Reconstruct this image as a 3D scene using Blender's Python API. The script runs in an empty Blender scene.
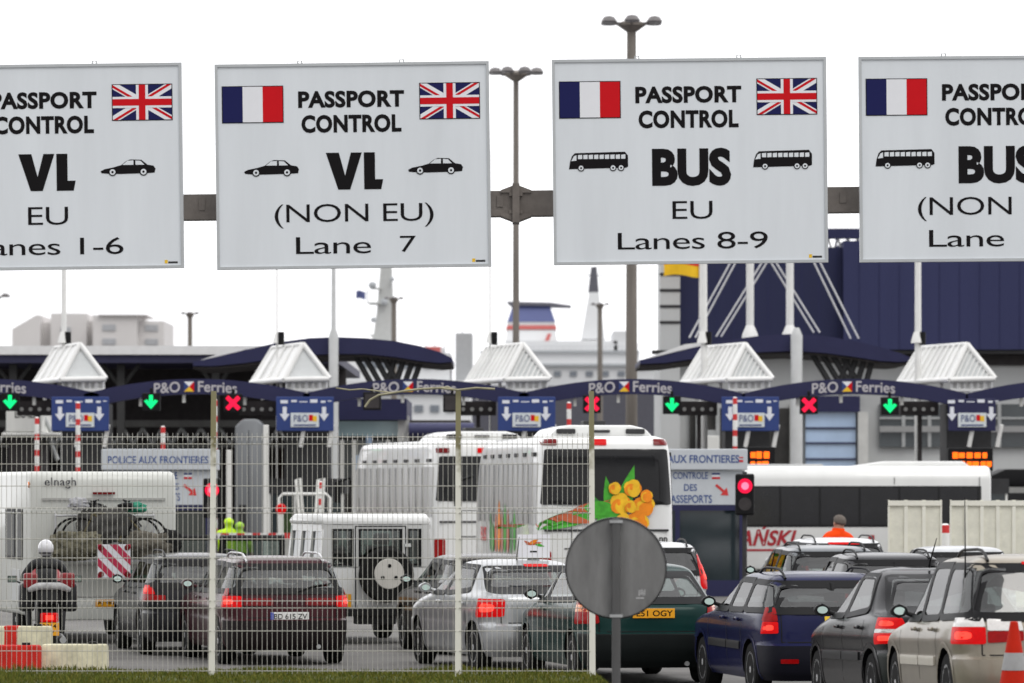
import bpy, bmesh, math, random
from mathutils import Vector, Matrix, noise
random.seed(7)
R = math.radians
F = 5200.0; HC = 2.4; HZ = 486.0; CX = 512.0
scene = bpy.context.scene
C = scene.collection
# ------------------------------------------------------------------ camera
cam = bpy.data.cameras.new('camera'); camo = bpy.data.objects.new('camera', cam); C.objects.link(camo)
camo.location = (0, 0, HC); camo.rotation_euler = (R(90), 0, 0)
cam.sensor_width = 36; cam.lens = F/1024*36; cam.shift_y = (HZ-341.5)/1024
cam.clip_start = 1; cam.clip_end = 6000
cam.dof.use_dof = True; cam.dof.focus_distance = 64; cam.dof.aperture_fstop = 3.6
scene.camera = camo
# ------------------------------------------------------------------ sky, sun, exposure
SUN_EL, SUN_AZ = 52, 150          # a soft bright overcast, sun behind and to the right of the camera
w = bpy.data.worlds.new('World'); scene.world = w; w.use_nodes = True
nt = w.node_tree; bg = nt.nodes['Background']
sky = nt.nodes.new('ShaderNodeTexSky'); sky.sky_type = 'NISHITA'; sky.sun_disc = False
sky.sun_elevation = R(SUN_EL); sky.sun_rotation = R(SUN_AZ)
sky.air_density = 1.0; sky.dust_density = 8.0; sky.ozone_density = 1.0
hs = nt.nodes.new('ShaderNodeHueSaturation'); hs.inputs['Saturation'].default_value = 0.22
nt.links.new(sky.outputs[0], hs.inputs['Color'])
# a closed bright cloud layer over that sky: brighter overhead than at the horizon, slightly uneven
tcw = nt.nodes.new('ShaderNodeTexCoord'); spw = nt.nodes.new('ShaderNodeSeparateXYZ'); nt.links.new(tcw.outputs['Generated'], spw.inputs[0])
rw_ = nt.nodes.new('ShaderNodeMapRange'); rw_.inputs['From Min'].default_value = 0; rw_.inputs['From Max'].default_value = 1; rw_.inputs['To Min'].default_value = 11.5; rw_.inputs['To Max'].default_value = 15.0
nt.links.new(spw.outputs['Z'], rw_.inputs['Value'])
nzw = nt.nodes.new('ShaderNodeTexNoise'); nzw.inputs['Scale'].default_value = 3.0; nzw.inputs['Detail'].default_value = 5; nt.links.new(tcw.outputs['Generated'], nzw.inputs['Vector'])
rn_ = nt.nodes.new('ShaderNodeMapRange'); rn_.inputs['To Min'].default_value = 0.6; rn_.inputs['To Max'].default_value = 1.4; nt.links.new(nzw.outputs[0], rn_.inputs['Value'])
mu_ = nt.nodes.new('ShaderNodeMath'); mu_.operation = 'MULTIPLY'; nt.links.new(rw_.outputs[0], mu_.inputs[0]); nt.links.new(rn_.outputs[0], mu_.inputs[1])
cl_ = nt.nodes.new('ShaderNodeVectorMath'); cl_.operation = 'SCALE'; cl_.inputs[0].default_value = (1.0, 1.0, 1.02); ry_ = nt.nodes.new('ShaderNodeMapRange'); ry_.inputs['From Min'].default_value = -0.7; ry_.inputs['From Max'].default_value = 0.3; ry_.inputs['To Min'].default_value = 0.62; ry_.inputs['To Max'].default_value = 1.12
nt.links.new(spw.outputs['Y'], ry_.inputs['Value'])  # dimming of the unseen clouds behind the camera, added to darken car reflections
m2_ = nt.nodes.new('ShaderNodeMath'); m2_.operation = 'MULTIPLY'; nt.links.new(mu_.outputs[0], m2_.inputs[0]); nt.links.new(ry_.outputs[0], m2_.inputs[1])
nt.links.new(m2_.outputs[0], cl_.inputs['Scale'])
mx_ = nt.nodes.new('ShaderNodeMix'); mx_.data_type = 'RGBA'; mx_.inputs[0].default_value = 0.9
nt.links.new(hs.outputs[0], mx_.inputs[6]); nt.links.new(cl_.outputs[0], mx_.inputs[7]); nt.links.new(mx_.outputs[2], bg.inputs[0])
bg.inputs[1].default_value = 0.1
sd = bpy.data.lights.new('sun', 'SUN'); so = bpy.data.objects.new('sun', sd); C.objects.link(so)
sd.energy = 0.6; sd.angle = R(25); sd.color = (1, 0.97, 0.92)
so.rotation_euler = (R(90-SUN_EL), 0, R(180-SUN_AZ)); so.location = (0, 0, 60)
scene.view_settings.view_transform = 'Standard'; scene.view_settings.look = 'None'
scene.view_settings.exposure = 0.3; scene.view_settings.gamma = 1

# ------------------------------------------------------------------ helpers
def P(px, py, Y): return ((px-CX)*Y/F, Y, HC-(py-HZ)*Y/F)
def XX(px, Y): return (px-CX)*Y/F
def ZZ(py, Y): return HC-(py-HZ)*Y/F
def sm(t): t = max(0, min(1, t)); return t*t*(3-2*t)
def gz(x, y):  # height of the paved ground: flat but for a gentle rise at the near right
    return 0.22*sm((58-y)/12)*sm((x-2)/1.5)*sm((14-x)/4)

MATS = {}
def mat(name, col, rough=0.5, metal=0.0, coat=0.0, var=0.08, scale=3.0, bump=0.0, spec=0.3, emit=None, es=0.0, streak=0.0, world=False):
    if name in MATS: return MATS[name]
    m = bpy.data.materials.new(name); m.use_nodes = True; t = m.node_tree
    b = t.nodes['Principled BSDF']
    b.inputs['Base Color'].default_value = (*col, 1); b.inputs['Roughness'].default_value = rough
    b.inputs['Metallic'].default_value = metal; b.inputs['Specular IOR Level'].default_value = spec
    if coat: b.inputs['Coat Weight'].default_value = coat; b.inputs['Coat Roughness'].default_value = 0.04
    if emit: b.inputs['Emission Color'].default_value = (*emit, 1); b.inputs['Emission Strength'].default_value = es
    if var > 0 or bump > 0:
        tc = t.nodes.new('ShaderNodeTexCoord'); nz = t.nodes.new('ShaderNodeTexNoise')
        nz.inputs['Scale'].default_value = scale; nz.inputs['Detail'].default_value = 6; nz.inputs['Roughness'].default_value = 0.65
        src = tc.outputs['Object']
        if world: src = t.nodes.new('ShaderNodeNewGeometry').outputs['Position']
        if streak:
            mp = t.nodes.new('ShaderNodeMapping'); mp.inputs['Scale'].default_value = (1, 1, streak)
            t.links.new(src, mp.inputs[0]); src = mp.outputs[0]
        t.links.new(src, nz.inputs['Vector'])
        if var > 0:
            r = t.nodes.new('ShaderNodeValToRGB')
            r.color_ramp.elements[0].position = 0.3; r.color_ramp.elements[1].position = 0.7
            r.color_ramp.elements[0].color = (*[c*(1-var) for c in col], 1)
            r.color_ramp.elements[1].color = (*[min(1, c*(1+var)) for c in col], 1)
            t.links.new(nz.outputs[0], r.inputs[0]); t.links.new(r.outputs[0], b.inputs['Base Color'])
        if bump > 0:
            bp = t.nodes.new('ShaderNodeBump'); bp.inputs['Strength'].default_value = bump; bp.inputs['Distance'].default_value = 0.02
            t.links.new(nz.outputs[0], bp.inputs['Height']); t.links.new(bp.outputs[0], b.inputs['Normal'])
    MATS[name] = m; return m
def glassmat(name, tint, rough=0.02):
    if name in MATS: return MATS[name]
    m = bpy.data.materials.new(name); m.use_nodes = True; t = m.node_tree
    t.nodes.remove(t.nodes['Principled BSDF']); out = t.nodes['Material Output']
    tr = t.nodes.new('ShaderNodeBsdfTransparent'); tr.inputs[0].default_value = (*tint, 1)
    gl = t.nodes.new('ShaderNodeBsdfGlossy'); gl.inputs['Roughness'].default_value = rough
    lw = t.nodes.new('ShaderNodeLayerWeight'); lw.inputs['Blend'].default_value = 0.5
    pw = t.nodes.new('ShaderNodeMath'); pw.operation = 'POWER'; pw.inputs[1].default_value = 4.0; t.links.new(lw.outputs['Facing'], pw.inputs[0])
    fr = t.nodes.new('ShaderNodeMath'); fr.operation = 'MULTIPLY_ADD'; fr.inputs[1].default_value = 0.45; fr.inputs[2].default_value = 0.10; t.links.new(pw.outputs[0], fr.inputs[0])
    mx = t.nodes.new('ShaderNodeMixShader')
    t.links.new(fr.outputs[0], mx.inputs[0]); t.links.new(tr.outputs[0], mx.inputs[1]); t.links.new(gl.outputs[0], mx.inputs[2])
    t.links.new(mx.outputs[0], out.inputs[0]); MATS[name] = m; return m

class MB:
    def __init__(s): s.v = []; s.f = []; s.m = []; s.cuts = [(0, 0)]
    def cut(s): s.cuts.append((len(s.v), len(s.f))); return s
    def add(s, vs, fs, mi=0):
        o = len(s.v); s.v += [tuple(a) for a in vs]
        for f in fs: s.f.append(tuple(i+o for i in f)); s.m.append(mi)
        return s
    def box(s, c, d, mi=0, rot=None):
        x, y, z = d[0]/2, d[1]/2, d[2]/2
        vs = [Vector(p) for p in ((-x,-y,-z),(x,-y,-z),(x,y,-z),(-x,y,-z),(-x,-y,z),(x,-y,z),(x,y,z),(-x,y,z))]
        if rot is not None: vs = [rot @ v for v in vs]
        vs = [v+Vector(c) for v in vs]
        return s.add(vs, ((3,2,1,0),(4,5,6,7),(0,1,5,4),(1,2,6,5),(2,3,7,6),(3,0,4,7)), mi)
    def bb(s, a, b, mi=0):  # box by min / max corners
        return s.box([(a[i]+b[i])/2 for i in range(3)], [abs(b[i]-a[i]) for i in range(3)], mi)
    def tube(s, p0, p1, r0, r1=None, n=10, mi=0):
        return s.path([p0, p1], [r0, r0 if r1 is None else r1], n, mi)
    def path(s, pts, r, n=8, mi=0, cap=True):
        pts = [Vector(p) for p in pts]; k = len(pts)
        if not isinstance(r, (list, tuple)): r = [r]*k
        vs = []; ref = None
        for i, p in enumerate(pts):
            d = (pts[min(i+1, k-1)]-pts[max(i-1, 0)]).normalized()
            if ref is None:
                ref = Vector((0,0,1)) if abs(d.z) < 0.9 else Vector((1,0,0))
            a = d.cross(ref).normalized(); b = a.cross(d).normalized(); ref = b
            for j in range(n):
                t = 2*math.pi*j/n; vs.append(p+(a*math.cos(t)+b*math.sin(t))*r[i])
        fs = [(i*n+j, i*n+(j+1)%n, (i+1)*n+(j+1)%n, (i+1)*n+j) for i in range(k-1) for j in range(n)]
        if cap: fs += [tuple(range(n-1, -1, -1)), tuple((k-1)*n+j for j in range(n))]
        return s.add(vs, fs, mi)
    def lathe(s, prof, n=24, axis='z', c=(0,0,0), mi=0, cap=True):
        vs = []; c = Vector(c)
        for (r, h) in prof:
            for j in range(n):
                t = 2*math.pi*j/n; a, b = r*math.cos(t), r*math.sin(t)
                vs.append(c+Vector((a, b, h) if axis == 'z' else ((h, a, b) if axis == 'x' else (a, h, b))))
        k = len(prof)
        fs = [(i*n+j, i*n+(j+1)%n, (i+1)*n+(j+1)%n, (i+1)*n+j) for i in range(k-1) for j in range(n)]
        if cap: fs += [tuple(range(n-1,-1,-1)), tuple((k-1)*n+j for j in range(n))]
        return s.add(vs, fs, mi)
    def prism(s, poly, a, b, plane='xz', mi=0):  # poly in plane, extruded from a to b along the third axis
        def T(p, h): return {'xz': (p[0], h, p[1]), 'yz': (h, p[0], p[1]), 'xy': (p[0], p[1], h)}[plane]
        n = len(poly); vs = [T(p, a) for p in poly]+[T(p, b) for p in poly]
        fs = [tuple(range(n)), tuple(range(2*n-1, n-1, -1))]+[(i, i+n, (i+1)%n+n, (i+1)%n) for i in range(n)]
        return s.add(vs, fs, mi)
    def flat(s, poly, y, mi=0): return s.add([(p[0], y, p[1]) for p in poly], [tuple(range(len(poly)))], mi)
    def mesh(s, name, mats, smooth=None, bevel=0, recalc=True):
        me = bpy.data.meshes.new(name); me.from_pydata(s.v, [], s.f)
        if not isinstance(mats, (list, tuple)): mats = [mats]
        for m in mats: me.materials.append(m)
        me.polygons.foreach_set('material_index', s.m)
        bm = bmesh.new(); bm.from_mesh(me)
        if bevel:
            bmesh.ops.remove_doubles(bm, verts=bm.verts, dist=1e-5)
            ed = [e for e in bm.edges if len(e.link_faces) == 2 and e.calc_face_angle(0) > 0.5]
            bmesh.ops.bevel(bm, geom=ed, offset=bevel, segments=2, affect='EDGES', profile=0.5, clamp_overlap=True)
        if recalc: bmesh.ops.recalc_face_normals(bm, faces=bm.faces)
        bm.to_mesh(me); bm.free()
        if smooth is not None:
            me.polygons.foreach_set('use_smooth', [True]*len(me.polygons))
            me.set_sharp_from_angle(angle=R(smooth))
        return me
    def build(s, name, mats, parent=None, smooth=None, bevel=0, label=None, recalc=True):
        o = bpy.data.objects.new(name, s.mesh(name, mats, smooth, bevel, recalc)); C.objects.link(o)
        if parent is not None: o.parent = parent
        if label: o['label'] = label
        return o

def each(mb, name, mats, parent, **kw):   # every piece between two cuts becomes a part of its own
    cs = mb.cuts+[(len(mb.v), len(mb.f))]
    for (v0, f0), (v1, f1) in zip(cs, cs[1:]):
        if f1 == f0: continue
        b = MB(); b.v = mb.v[v0:v1]; b.f = [tuple(i-v0 for i in f) for f in mb.f[f0:f1]]; b.m = mb.m[f0:f1]
        b.build(name, mats, parent, **kw)
def thing(name, label, cat, loc=(0,0,0), rz=0, group=None):
    o = bpy.data.objects.new(name, None); C.objects.link(o); o.empty_display_size = 0.2
    o.location = loc; o.rotation_euler = (0, 0, rz); o['label'] = label; o['category'] = cat
    if group: o['group'] = group
    return o
def tag(o, label, cat, group=None):
    o['label'] = label; o['category'] = cat
    if group: o['group'] = group
    return o
def copy_tree(o, parent=None):
    c = o.copy(); C.objects.link(c); c.parent = parent
    for ch in list(o.children): copy_tree(ch, c)
    return c

TXT = {}
def text_geo(s, off=0.0, shear=0.0, sp=1.0):
    k = (s, off, shear, sp)
    if k not in TXT:
        cu = bpy.data.curves.new('t', 'FONT'); cu.body = s; cu.fill_mode = 'FRONT'; cu.resolution_u = 4
        cu.offset = off; cu.shear = shear; cu.space_character = sp
        o = bpy.data.objects.new('t', cu); C.objects.link(o)
        dg = bpy.context.evaluated_depsgraph_get()
        me = bpy.data.meshes.new_from_object(o.evaluated_get(dg))
        TXT[k] = ([tuple(v.co) for v in me.vertices], [tuple(p.vertices) for p in me.polygons])
        bpy.data.objects.remove(o); bpy.data.meshes.remove(me)
    return TXT[k]
def text(mb, s, u0, v0, u1, v1, fn, off=0.0, mi=0, shear=0.0, sp=1.0):
    """letters fitted to the box u0..u1, v0..v1; fn(u, v) gives the point"""
    vs, fs = text_geo(s, off, shear, sp)
    xs = [v[0] for v in vs]; ys = [v[1] for v in vs]
    ax, bx, ay, by = min(xs), max(xs), min(ys), max(ys)
    groups = []; right = None      # one piece per word
    for f in sorted(fs, key=lambda f: min(vs[i][0] for i in f)):
        a = min(vs[i][0] for i in f); b = max(vs[i][0] for i in f)
        if right is None or a > right+.19*sp: groups.append([]); right = b
        groups[-1].append(f); right = max(right, b)
    for g in groups:
        ids = sorted({i for f in g for i in f}); ix = {v: n for n, v in enumerate(ids)}
        mb.add([fn(u0+(vs[i][0]-ax)/(bx-ax)*(u1-u0), v0+(vs[i][1]-ay)/(by-ay)*(v1-v0)) for i in ids], [tuple(ix[i] for i in f) for f in g], mi); mb.cut()

# ------------------------------------------------------------------ materials
BLACK = mat('black_paint', (0.008,0.008,0.009), 0.5, var=0, spec=.15)
TRIM = mat('black_trim', (0.012,0.012,0.013), 0.55, var=0.15, spec=.2)
RUBBER = mat('rubber', (0.011,0.011,0.011), 0.85, var=0.2, scale=20, spec=.15)
ALLOY = mat('alloy', (0.55,0.55,0.56), 0.35, 0.3, var=0.05)
STEEL = mat('galvanised_steel', (0.42,0.43,0.43), 0.5, 0.6, var=0.15, scale=8)
WHITE = mat('white_paint', (0.78,0.78,0.76), 0.45, var=0.05)
WHITED = mat('weathered_white', (0.72,0.72,0.69), 0.55, var=0.1, scale=1.5, streak=0.15)
SIGNW = mat('sign_face', (0.70,0.735,0.765), 0.5, var=0.05, scale=1.6, streak=0.12, world=True, spec=.2)
SIGNF = mat('sign_frame', (0.5,0.52,0.53), 0.4, 0.5, var=0.05)
INK = mat('sign_ink', (0.010,0.009,0.010), 0.7, var=0, spec=.08)
RED = mat('flag_red', (0.58,0.008,0.014), 0.6, var=0.03, spec=.1)
BLUE = mat('flag_blue', (0.014,0.016,0.085), 0.6, var=0.03, spec=.1)
FLW = mat('flag_white', (0.78,0.79,0.82), 0.5, var=0.02)
NAVY = mat('navy_paint', (0.027,0.028,0.076), 0.5, var=0.1, scale=0.6, spec=.2)
NAVYC = mat('navy_cladding', (0.036,0.040,0.100), 0.6, var=0.08, scale=0.4, streak=0.1, spec=.15)
SBLUE = mat('sign_blue', (0.028,0.052,0.19), 0.55, var=0.05)
GREY = mat('light_grey_cladding', (0.5,0.51,0.51), 0.6, var=0.08, scale=0.4, streak=0.2)
DGREY = mat('dark_grey', (0.045,0.045,0.047), 0.6, var=0.15, spec=.15)
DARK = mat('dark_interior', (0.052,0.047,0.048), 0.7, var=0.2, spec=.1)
BROWN = mat('brown_slats', (0.035,0.022,0.02), 0.6, var=0.3, scale=2, spec=.1)
WGLASS = mat('window_glass', (0.02,0.03,0.035), 0.06, var=0.2, scale=0.5, spec=0.8)
SKYGLASS = mat('blue_glass', (0.42,0.55,0.74), 0.08, var=0.12, scale=0.5, spec=0.8)
CYANGLASS = mat('pale_cyan_glass', (0.52,0.70,0.74), 0.08, var=0.12, scale=0.5, spec=0.8)
CARGLASS = glassmat('car_glass', (0.60,0.66,0.64))
DARKGLASS = glassmat('tinted_glass', (0.10,0.10,0.11))
POLEM = mat('weathered_pole', (0.19,0.17,0.15), 0.7, var=0.25, scale=3, streak=0.1)
BEAMM = mat('weathered_beam', (0.17,0.15,0.135), 0.75, var=0.25, scale=2.5, bump=0.2)
LAMPR = mat('red_lens', (0.30,0.003,0.004), 0.2, var=0.2, scale=30, spec=.15)
LAMPD = mat('dark_red_lens', (0.16,0.004,0.006), 0.2, var=0.2, scale=30, spec=.2)
LAMPON = mat('lit_red_lens', (0.36,0.002,0.003), 0.25, var=0.2, scale=30, spec=.1, emit=(1,0.004,0.006), es=.26)
LAMPHOT = mat('lit_bulb', (0.5,0.02,0.015), 0.3, var=0, spec=.1, emit=(1,0.05,0.03), es=1.25)
LAMPO = mat('amber_lens', (0.75,0.2,0.01), 0.15, var=0.05, coat=1)
LAMPW = mat('clear_lens', (0.7,0.68,0.66), 0.1, var=0.1, scale=30, coat=1)
PLATEY = mat('plate_yellow', (0.8,0.36,0.015), 0.4, var=0.05)
PLATEW = mat('plate_white', (0.72,0.72,0.7), 0.4, var=0.05)
EURO = mat('plate_blue', (0.02,0.05,0.4), 0.4, var=0)
GREENL = mat('green_light', (0,0.5,0.2), 0.4, var=0, emit=(0.0,1.0,0.2), es=.7)
REDL = mat('red_light', (0.6,0,0.05), 0.4, var=0, emit=(1.0,0.006,0.04), es=.75)
REDHOT = mat('red_light_core', (0.9,0.2,0.3), 0.4, var=0, emit=(1.0,0.10,0.18), es=1.5)
ORANGEL = mat('orange_led', (0.8,0.2,0), 0.4, var=0, emit=(1.0,0.085,0.005), es=1.35)
SEAT = mat('seat_fabric', (0.035,0.035,0.037), 0.9, var=0.2, scale=20)
STRIPER = mat('stripe_red', (0.6,0.04,0.04), 0.5, var=0.08)
HIVISO = mat('hivis_orange', (0.85,0.065,0.006), 0.8, spec=.1, var=0.08, scale=9, bump=0.4)
HIVISY = mat('hivis_yellow', (0.55,0.85,0.03), 0.7, var=0.08, scale=9, bump=0.4)
SKIN = mat('skin', (0.5,0.28,0.2), 0.6, var=0.08, scale=20)
HAIR = mat('grey_hair', (0.13,0.11,0.095), 0.8, var=0.4, scale=60, bump=0.6)
CLOTHD = mat('dark_cloth', (0.03,0.03,0.04), 0.9, var=0.25, scale=15)
YELLOW = mat('emblem_yellow', (0.8,0.5,0.03), 0.5, var=0)

# ------------------------------------------------------------------ the ground
def ground():
    m = mat('asphalt', (0.125,0.120,0.114), 0.85, var=0.35, scale=0.35, bump=0.15)
    xs = [-700,-300,-80,-40,-20]+[-12+i*1.0 for i in range(33)]+[30,60,120,400,700]
    ys = [-60,0,20,36]+[40+i*1.5 for i in range(36)]+[100,120,150,200,400,940]
    b = MB(); n = len(xs)
    vs = [(x, y, gz(x, y)) for y in ys for x in xs]
    b.add(vs, [(j*n+i, j*n+i+1, (j+1)*n+i+1, (j+1)*n+i) for j in range(len(ys)-1) for i in range(n-1)])
    o = b.build('road', m, smooth=60); o['kind'] = 'structure'
ground()
def bank_z(x, y):
    ex = 1-sm((x-0.75)/0.7); ey = sm((y-46)/3.5)*(1-sm((y-54.2)/1.6))
    return -0.02+0.485*ex*ey+0.02*math.sin(x*3.1)*math.sin(y*2.3)*ex*ey
def bank():
    m = mat('bank_soil', (0.06,0.07,0.018), 0.95, var=0.4, scale=4, bump=0.5)
    b = MB(); nx, ny = 70, 40; x0, x1, y0, y1 = -12, 1.6, 45.8, 56
    vs = [(x0+(x1-x0)*i/nx, y0+(y1-y0)*j/ny, bank_z(x0+(x1-x0)*i/nx, y0+(y1-y0)*j/ny)) for j in range(ny+1) for i in range(nx+1)]
    b.add(vs, [(j*(nx+1)+i, j*(nx+1)+i+1, (j+1)*(nx+1)+i+1, (j+1)*(nx+1)+i) for j in range(ny) for i in range(nx)])
    o = b.build('grass_bank', m, smooth=60); o['kind'] = 'structure'
    g = MB(); ms = [mat('grass_a', (0.095,0.112,0.016), 0.8, var=0.2, spec=.15), mat('grass_b', (0.135,0.13,0.022), 0.8, var=0.2, spec=.15), mat('grass_c', (0.062,0.082,0.012), 0.8, var=0.2, spec=.15)]
    for _ in range(26000):
        x = random.uniform(-6.6, 1.35); y = random.uniform(50.2, 54.9)
        z = bank_z(x, y)
        if z < 0.12 and random.random() < 0.6: continue
        h = random.uniform(0.018, 0.055)*(1.5 if x < -4.05 and random.random() < .3 else 1)*(1.5 if math.sin(x*2.7+y)+math.sin(x*7.1) > 0.9 else 1); a = random.uniform(0, 6.28); wd = random.uniform(0.004, 0.009)
        dx, dy = math.cos(a)*wd, math.sin(a)*wd; lx, ly = random.uniform(-0.6,0.6)*h, random.uniform(-0.6,0.6)*h
        g.add([(x-dx,y-dy,z-0.01),(x+dx,y+dy,z-0.01),(x+dx*0.6+lx*0.4,y+dy*0.6+ly*0.4,z+h*0.6),(x-dx*0.6+lx*0.4,y-dy*0.6+ly*0.4,z+h*0.6),(x+lx,y+ly,z+h)],
              [(0,1,2,3),(3,2,4)], random.choice((0,0,1,1,2)))
    o = g.build('grass', ms, recalc=False); o['kind'] = 'stuff'
bank()

# ------------------------------------------------------------------ overhead signs and their gantry
YG = 74.0; KG = YG/F
def sign(cx, cy, big, l4, l5, pict, label, tilt):
    t = thing('overhead_sign', label, 'sign', P(cx, cy, YG), 0, 'white passport control signs on the gantry')
    t.rotation_euler = (0, tilt, 0)
    k = KG; W, H = 270*k, 201*k
    MB().bb((-W/2, 0, -H/2), (W/2, 0.10, H/2)).build('panel', SIGNW, t)
    fr = MB(); e = 2.2*k
    fr.bb((-W/2-e,-0.02,H/2-e*0.3), (W/2+e,0.12,H/2+e)); fr.bb((-W/2-e,-0.02,-H/2-e), (W/2+e,0.12,-H/2+e*0.3))
    fr.bb((-W/2-e,-0.02,-H/2+e*0.3), (-W/2+e*0.3,0.12,H/2-e*0.3)); fr.bb((W/2-e*0.3,-0.02,-H/2+e*0.3), (W/2+e,0.12,H/2-e*0.3))
    fr.build('frame', SIGNF, t)
    for hx in (-52, 50):
        h = MB(); h.path([((hx-2)*k,0.05,H/2),((hx-2)*k,0.05,H/2+5*k),((hx+2)*k,0.05,H/2+5*k),((hx+2)*k,0.05,H/2)], 0.012, 6); h.build('hanging_eye', STEEL, t)
    fn = lambda u, v: (u*k, -0.004, v*k)
    tx = MB()
    text(tx, 'PASSPORT', -54, 58, 52, 75, fn, 0.042, sp=1.06); text(tx, 'CONTROL', -51, 33, 49, 51, fn, 0.042, sp=1.06)
    if big == 'BUS': text(tx, 'BUS', -38, -25, 41, 13, fn, 0.05, sp=1.03)
    else:
        for poly in ([(-27,13),(-14,13),(-8,-10),(-2,13),(9,13),(-3,-24),(-15,-24)], [(11,13),(22,13),(22,-14),(30,-14),(28,-24),(11,-24)]):
            tx.flat([(p[0]*k, p[1]*k) for p in poly], -0.004)
        tx.cut()
    w4 = 20 if l4 == 'EU' else 79
    if l4 == 'EU': text(tx, l4, -18, -58, 22, -40, fn, -0.004, sp=.96)
    else: text(tx, l4, -79, -62, 80, -38, fn, -0.004, sp=.96)
    if l5 == 'Lane   7': text(tx, 'Lane', -58, -88, 17, -71, fn, -0.002, sp=.94); text(tx, '7', 46, -87, 62, -71, fn, -0.004)
    elif l5 == 'Lane   10': text(tx, 'Lane', -68, -88, 7, -71, fn, -0.002, sp=.94); text(tx, '10', 36, -87, 70, -71, fn, -0.004)
    else: text(tx, l5, -73, -88, 77, -71, fn, -0.002, sp=.94)
    each(tx, 'lettering', INK, t)
    # flags
    def ff(u0, v0, name):
        b = MB(); W_, H_ = 60*k, 35.5*k; x0, z0 = u0*k, v0*k
        b.bb((x0-0.8*k, -0.006, z0-0.8*k), (x0+W_+0.8*k, -0.001, z0+H_+0.8*k), 3)
        for i in range(3): b.bb((x0+W_*i/3, -0.010, z0), (x0+W_*(i+1)/3, -0.007, z0+H_), (0, 1, 2)[i])
        b.build(name, [BLUE, FLW, RED, INK], t)
    def uk(u0, v0):
        b = MB(); W_, H_ = 59, 35; x0, z0 = u0, v0
        def q(poly, y, mi):
            b.flat([((x0+p[0])*k, (z0+p[1])*k) for p in poly], y, mi)
        b.bb(((x0-0.8)*k,-0.005,(z0-0.8)*k), ((x0+W_+0.8)*k,-0.001,(z0+H_+0.8)*k), 3)
        q([(0,0),(W_,0),(W_,H_),(0,H_)], -0.0065, 0)
        import math as mm
        def diag(x_a, z_a, x_b, z_b, hw, mi, y, sh=0):
            d = Vector((x_b-x_a, z_b-z_a)); nrm = Vector((-d.y, d.x)).normalized(); o = nrm*sh
            pts = [Vector((x_a,z_a))+nrm*hw+o, Vector((x_a,z_a))-nrm*hw+o, Vector((x_b,z_b))-nrm*hw+o, Vector((x_b,z_b))+nrm*hw+o]
            # clip to flag
            poly = [tuple(p) for p in pts]
            for (ax, lim, sgn) in ((0,0,1),(0,W_,-1),(1,0,1),(1,H_,-1)):
                out = []
                for i in range(len(poly)):
                    p, q2 = poly[i], poly[(i+1) % len(poly)]
                    a_, b_ = (p[ax]-lim)*sgn, (q2[ax]-lim)*sgn
                    if a_ >= 0: out.append(p)
                    if (a_ >= 0) != (b_ >= 0):
                        tt = a_/(a_-b_); out.append((p[0]+(q2[0]-p[0])*tt, p[1]+(q2[1]-p[1])*tt))
                poly = out
            if len(poly) > 2: q(poly, y, mi)
        diag(-6,-3.6,W_+6,H_+3.6, 3.6, 1, -0.008); diag(-6,H_+3.6,W_+6,-3.6, 3.6, 1, -0.0083)
        cx_, cz_ = W_/2, H_/2
        for (a_, s_) in (((-6,-3.6), 1.2), ((W_+6,H_+3.6), 1.2), ((-6,H_+3.6), 1.2), ((W_+6,-3.6), 1.2)):
            diag(a_[0], a_[1], cx_, cz_, 1.2, 2, -0.010 if a_[1] < 0 else -0.0103, -s_)
        q([(cx_-6,0),(cx_+6,0),(cx_+6,H_),(cx_-6,H_)], -0.012, 1); q([(0,cz_-5.6),(W_,cz_-5.6),(W_,cz_+5.6),(0,cz_+5.6)], -0.0125, 1)
        q([(cx_-3.3,0),(cx_+3.3,0),(cx_+3.3,H_),(cx_-3.3,H_)], -0.014, 2); q([(0,cz_-3.3),(W_,cz_-3.3),(W_,cz_+3.3),(0,cz_+3.3)], -0.0145, 2)
        b.build('british_flag', [BLUE, FLW, RED, INK], t)
    ff(-129.5, 44.5, 'french_flag'); uk(68, 46)
    for u0 in ((-109, 55) if pict == 'car' else (-121, 63)):
        b = MB(); v0 = 2 if pict == 'car' else 2
        if pict == 'car':
            sh = [(0,-6),(4,-4),(14,-2),(21,0),(26,4),(30,5.5),(41,5),(47,0),(53,-1),(55,-4),(54,-8),(46,-8.5),(20,-9),(6,-8.5),(1,-8)]
            b.flat([((u0+x)*k, (v0+z-1)*k) for x, z in sh], -0.004, 0)
            b.flat([((u0+x)*k, (v0+z-1)*k) for x, z in [(22,0),(27,4.2),(33,4.5),(33,0)]], -0.006, 1)
            b.flat([((u0+x)*k, (v0+z-1)*k) for x, z in [(35,0),(35,4.3),(40,4),(44,0)]], -0.006, 1)
            wheels = (12, 43); wr = 4.0; wz = -8
        else:
            sh = [(0,-9),(1,-2),(3,4),(6,7),(56,8),(59,4),(59,-7),(57,-8)]
            b.flat([((u0+x)*k, (v0+z)*k) for x, z in sh], -0.004, 0)
            for i in range(9): b.flat([((u0+x)*k, (v0+z)*k) for x, z in [(9+i*5.4,1),(13.2+i*5.4,1),(13.2+i*5.4,5.3),(9+i*5.4,5)]], -0.006, 1)
            b.flat([((u0+x)*k, (v0+z)*k) for x, z in [(2.2,-1),(7.5,-0.5),(7.5,5),(5,4)]], -0.006, 1)
            wheels = (12, 44, 52); wr = 3.4; wz = -8
        for wx in wheels:
            for rr, mi, y in ((wr, 0, -0.008), (wr*0.72, 1, -0.010), (wr*0.3, 0, -0.012)):
                b.flat([((u0+wx+rr*math.cos(a))*k, (v0+wz+rr*math.sin(a))*k) for a in [i*math.pi/8 for i in range(16)]], y, mi)
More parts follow.
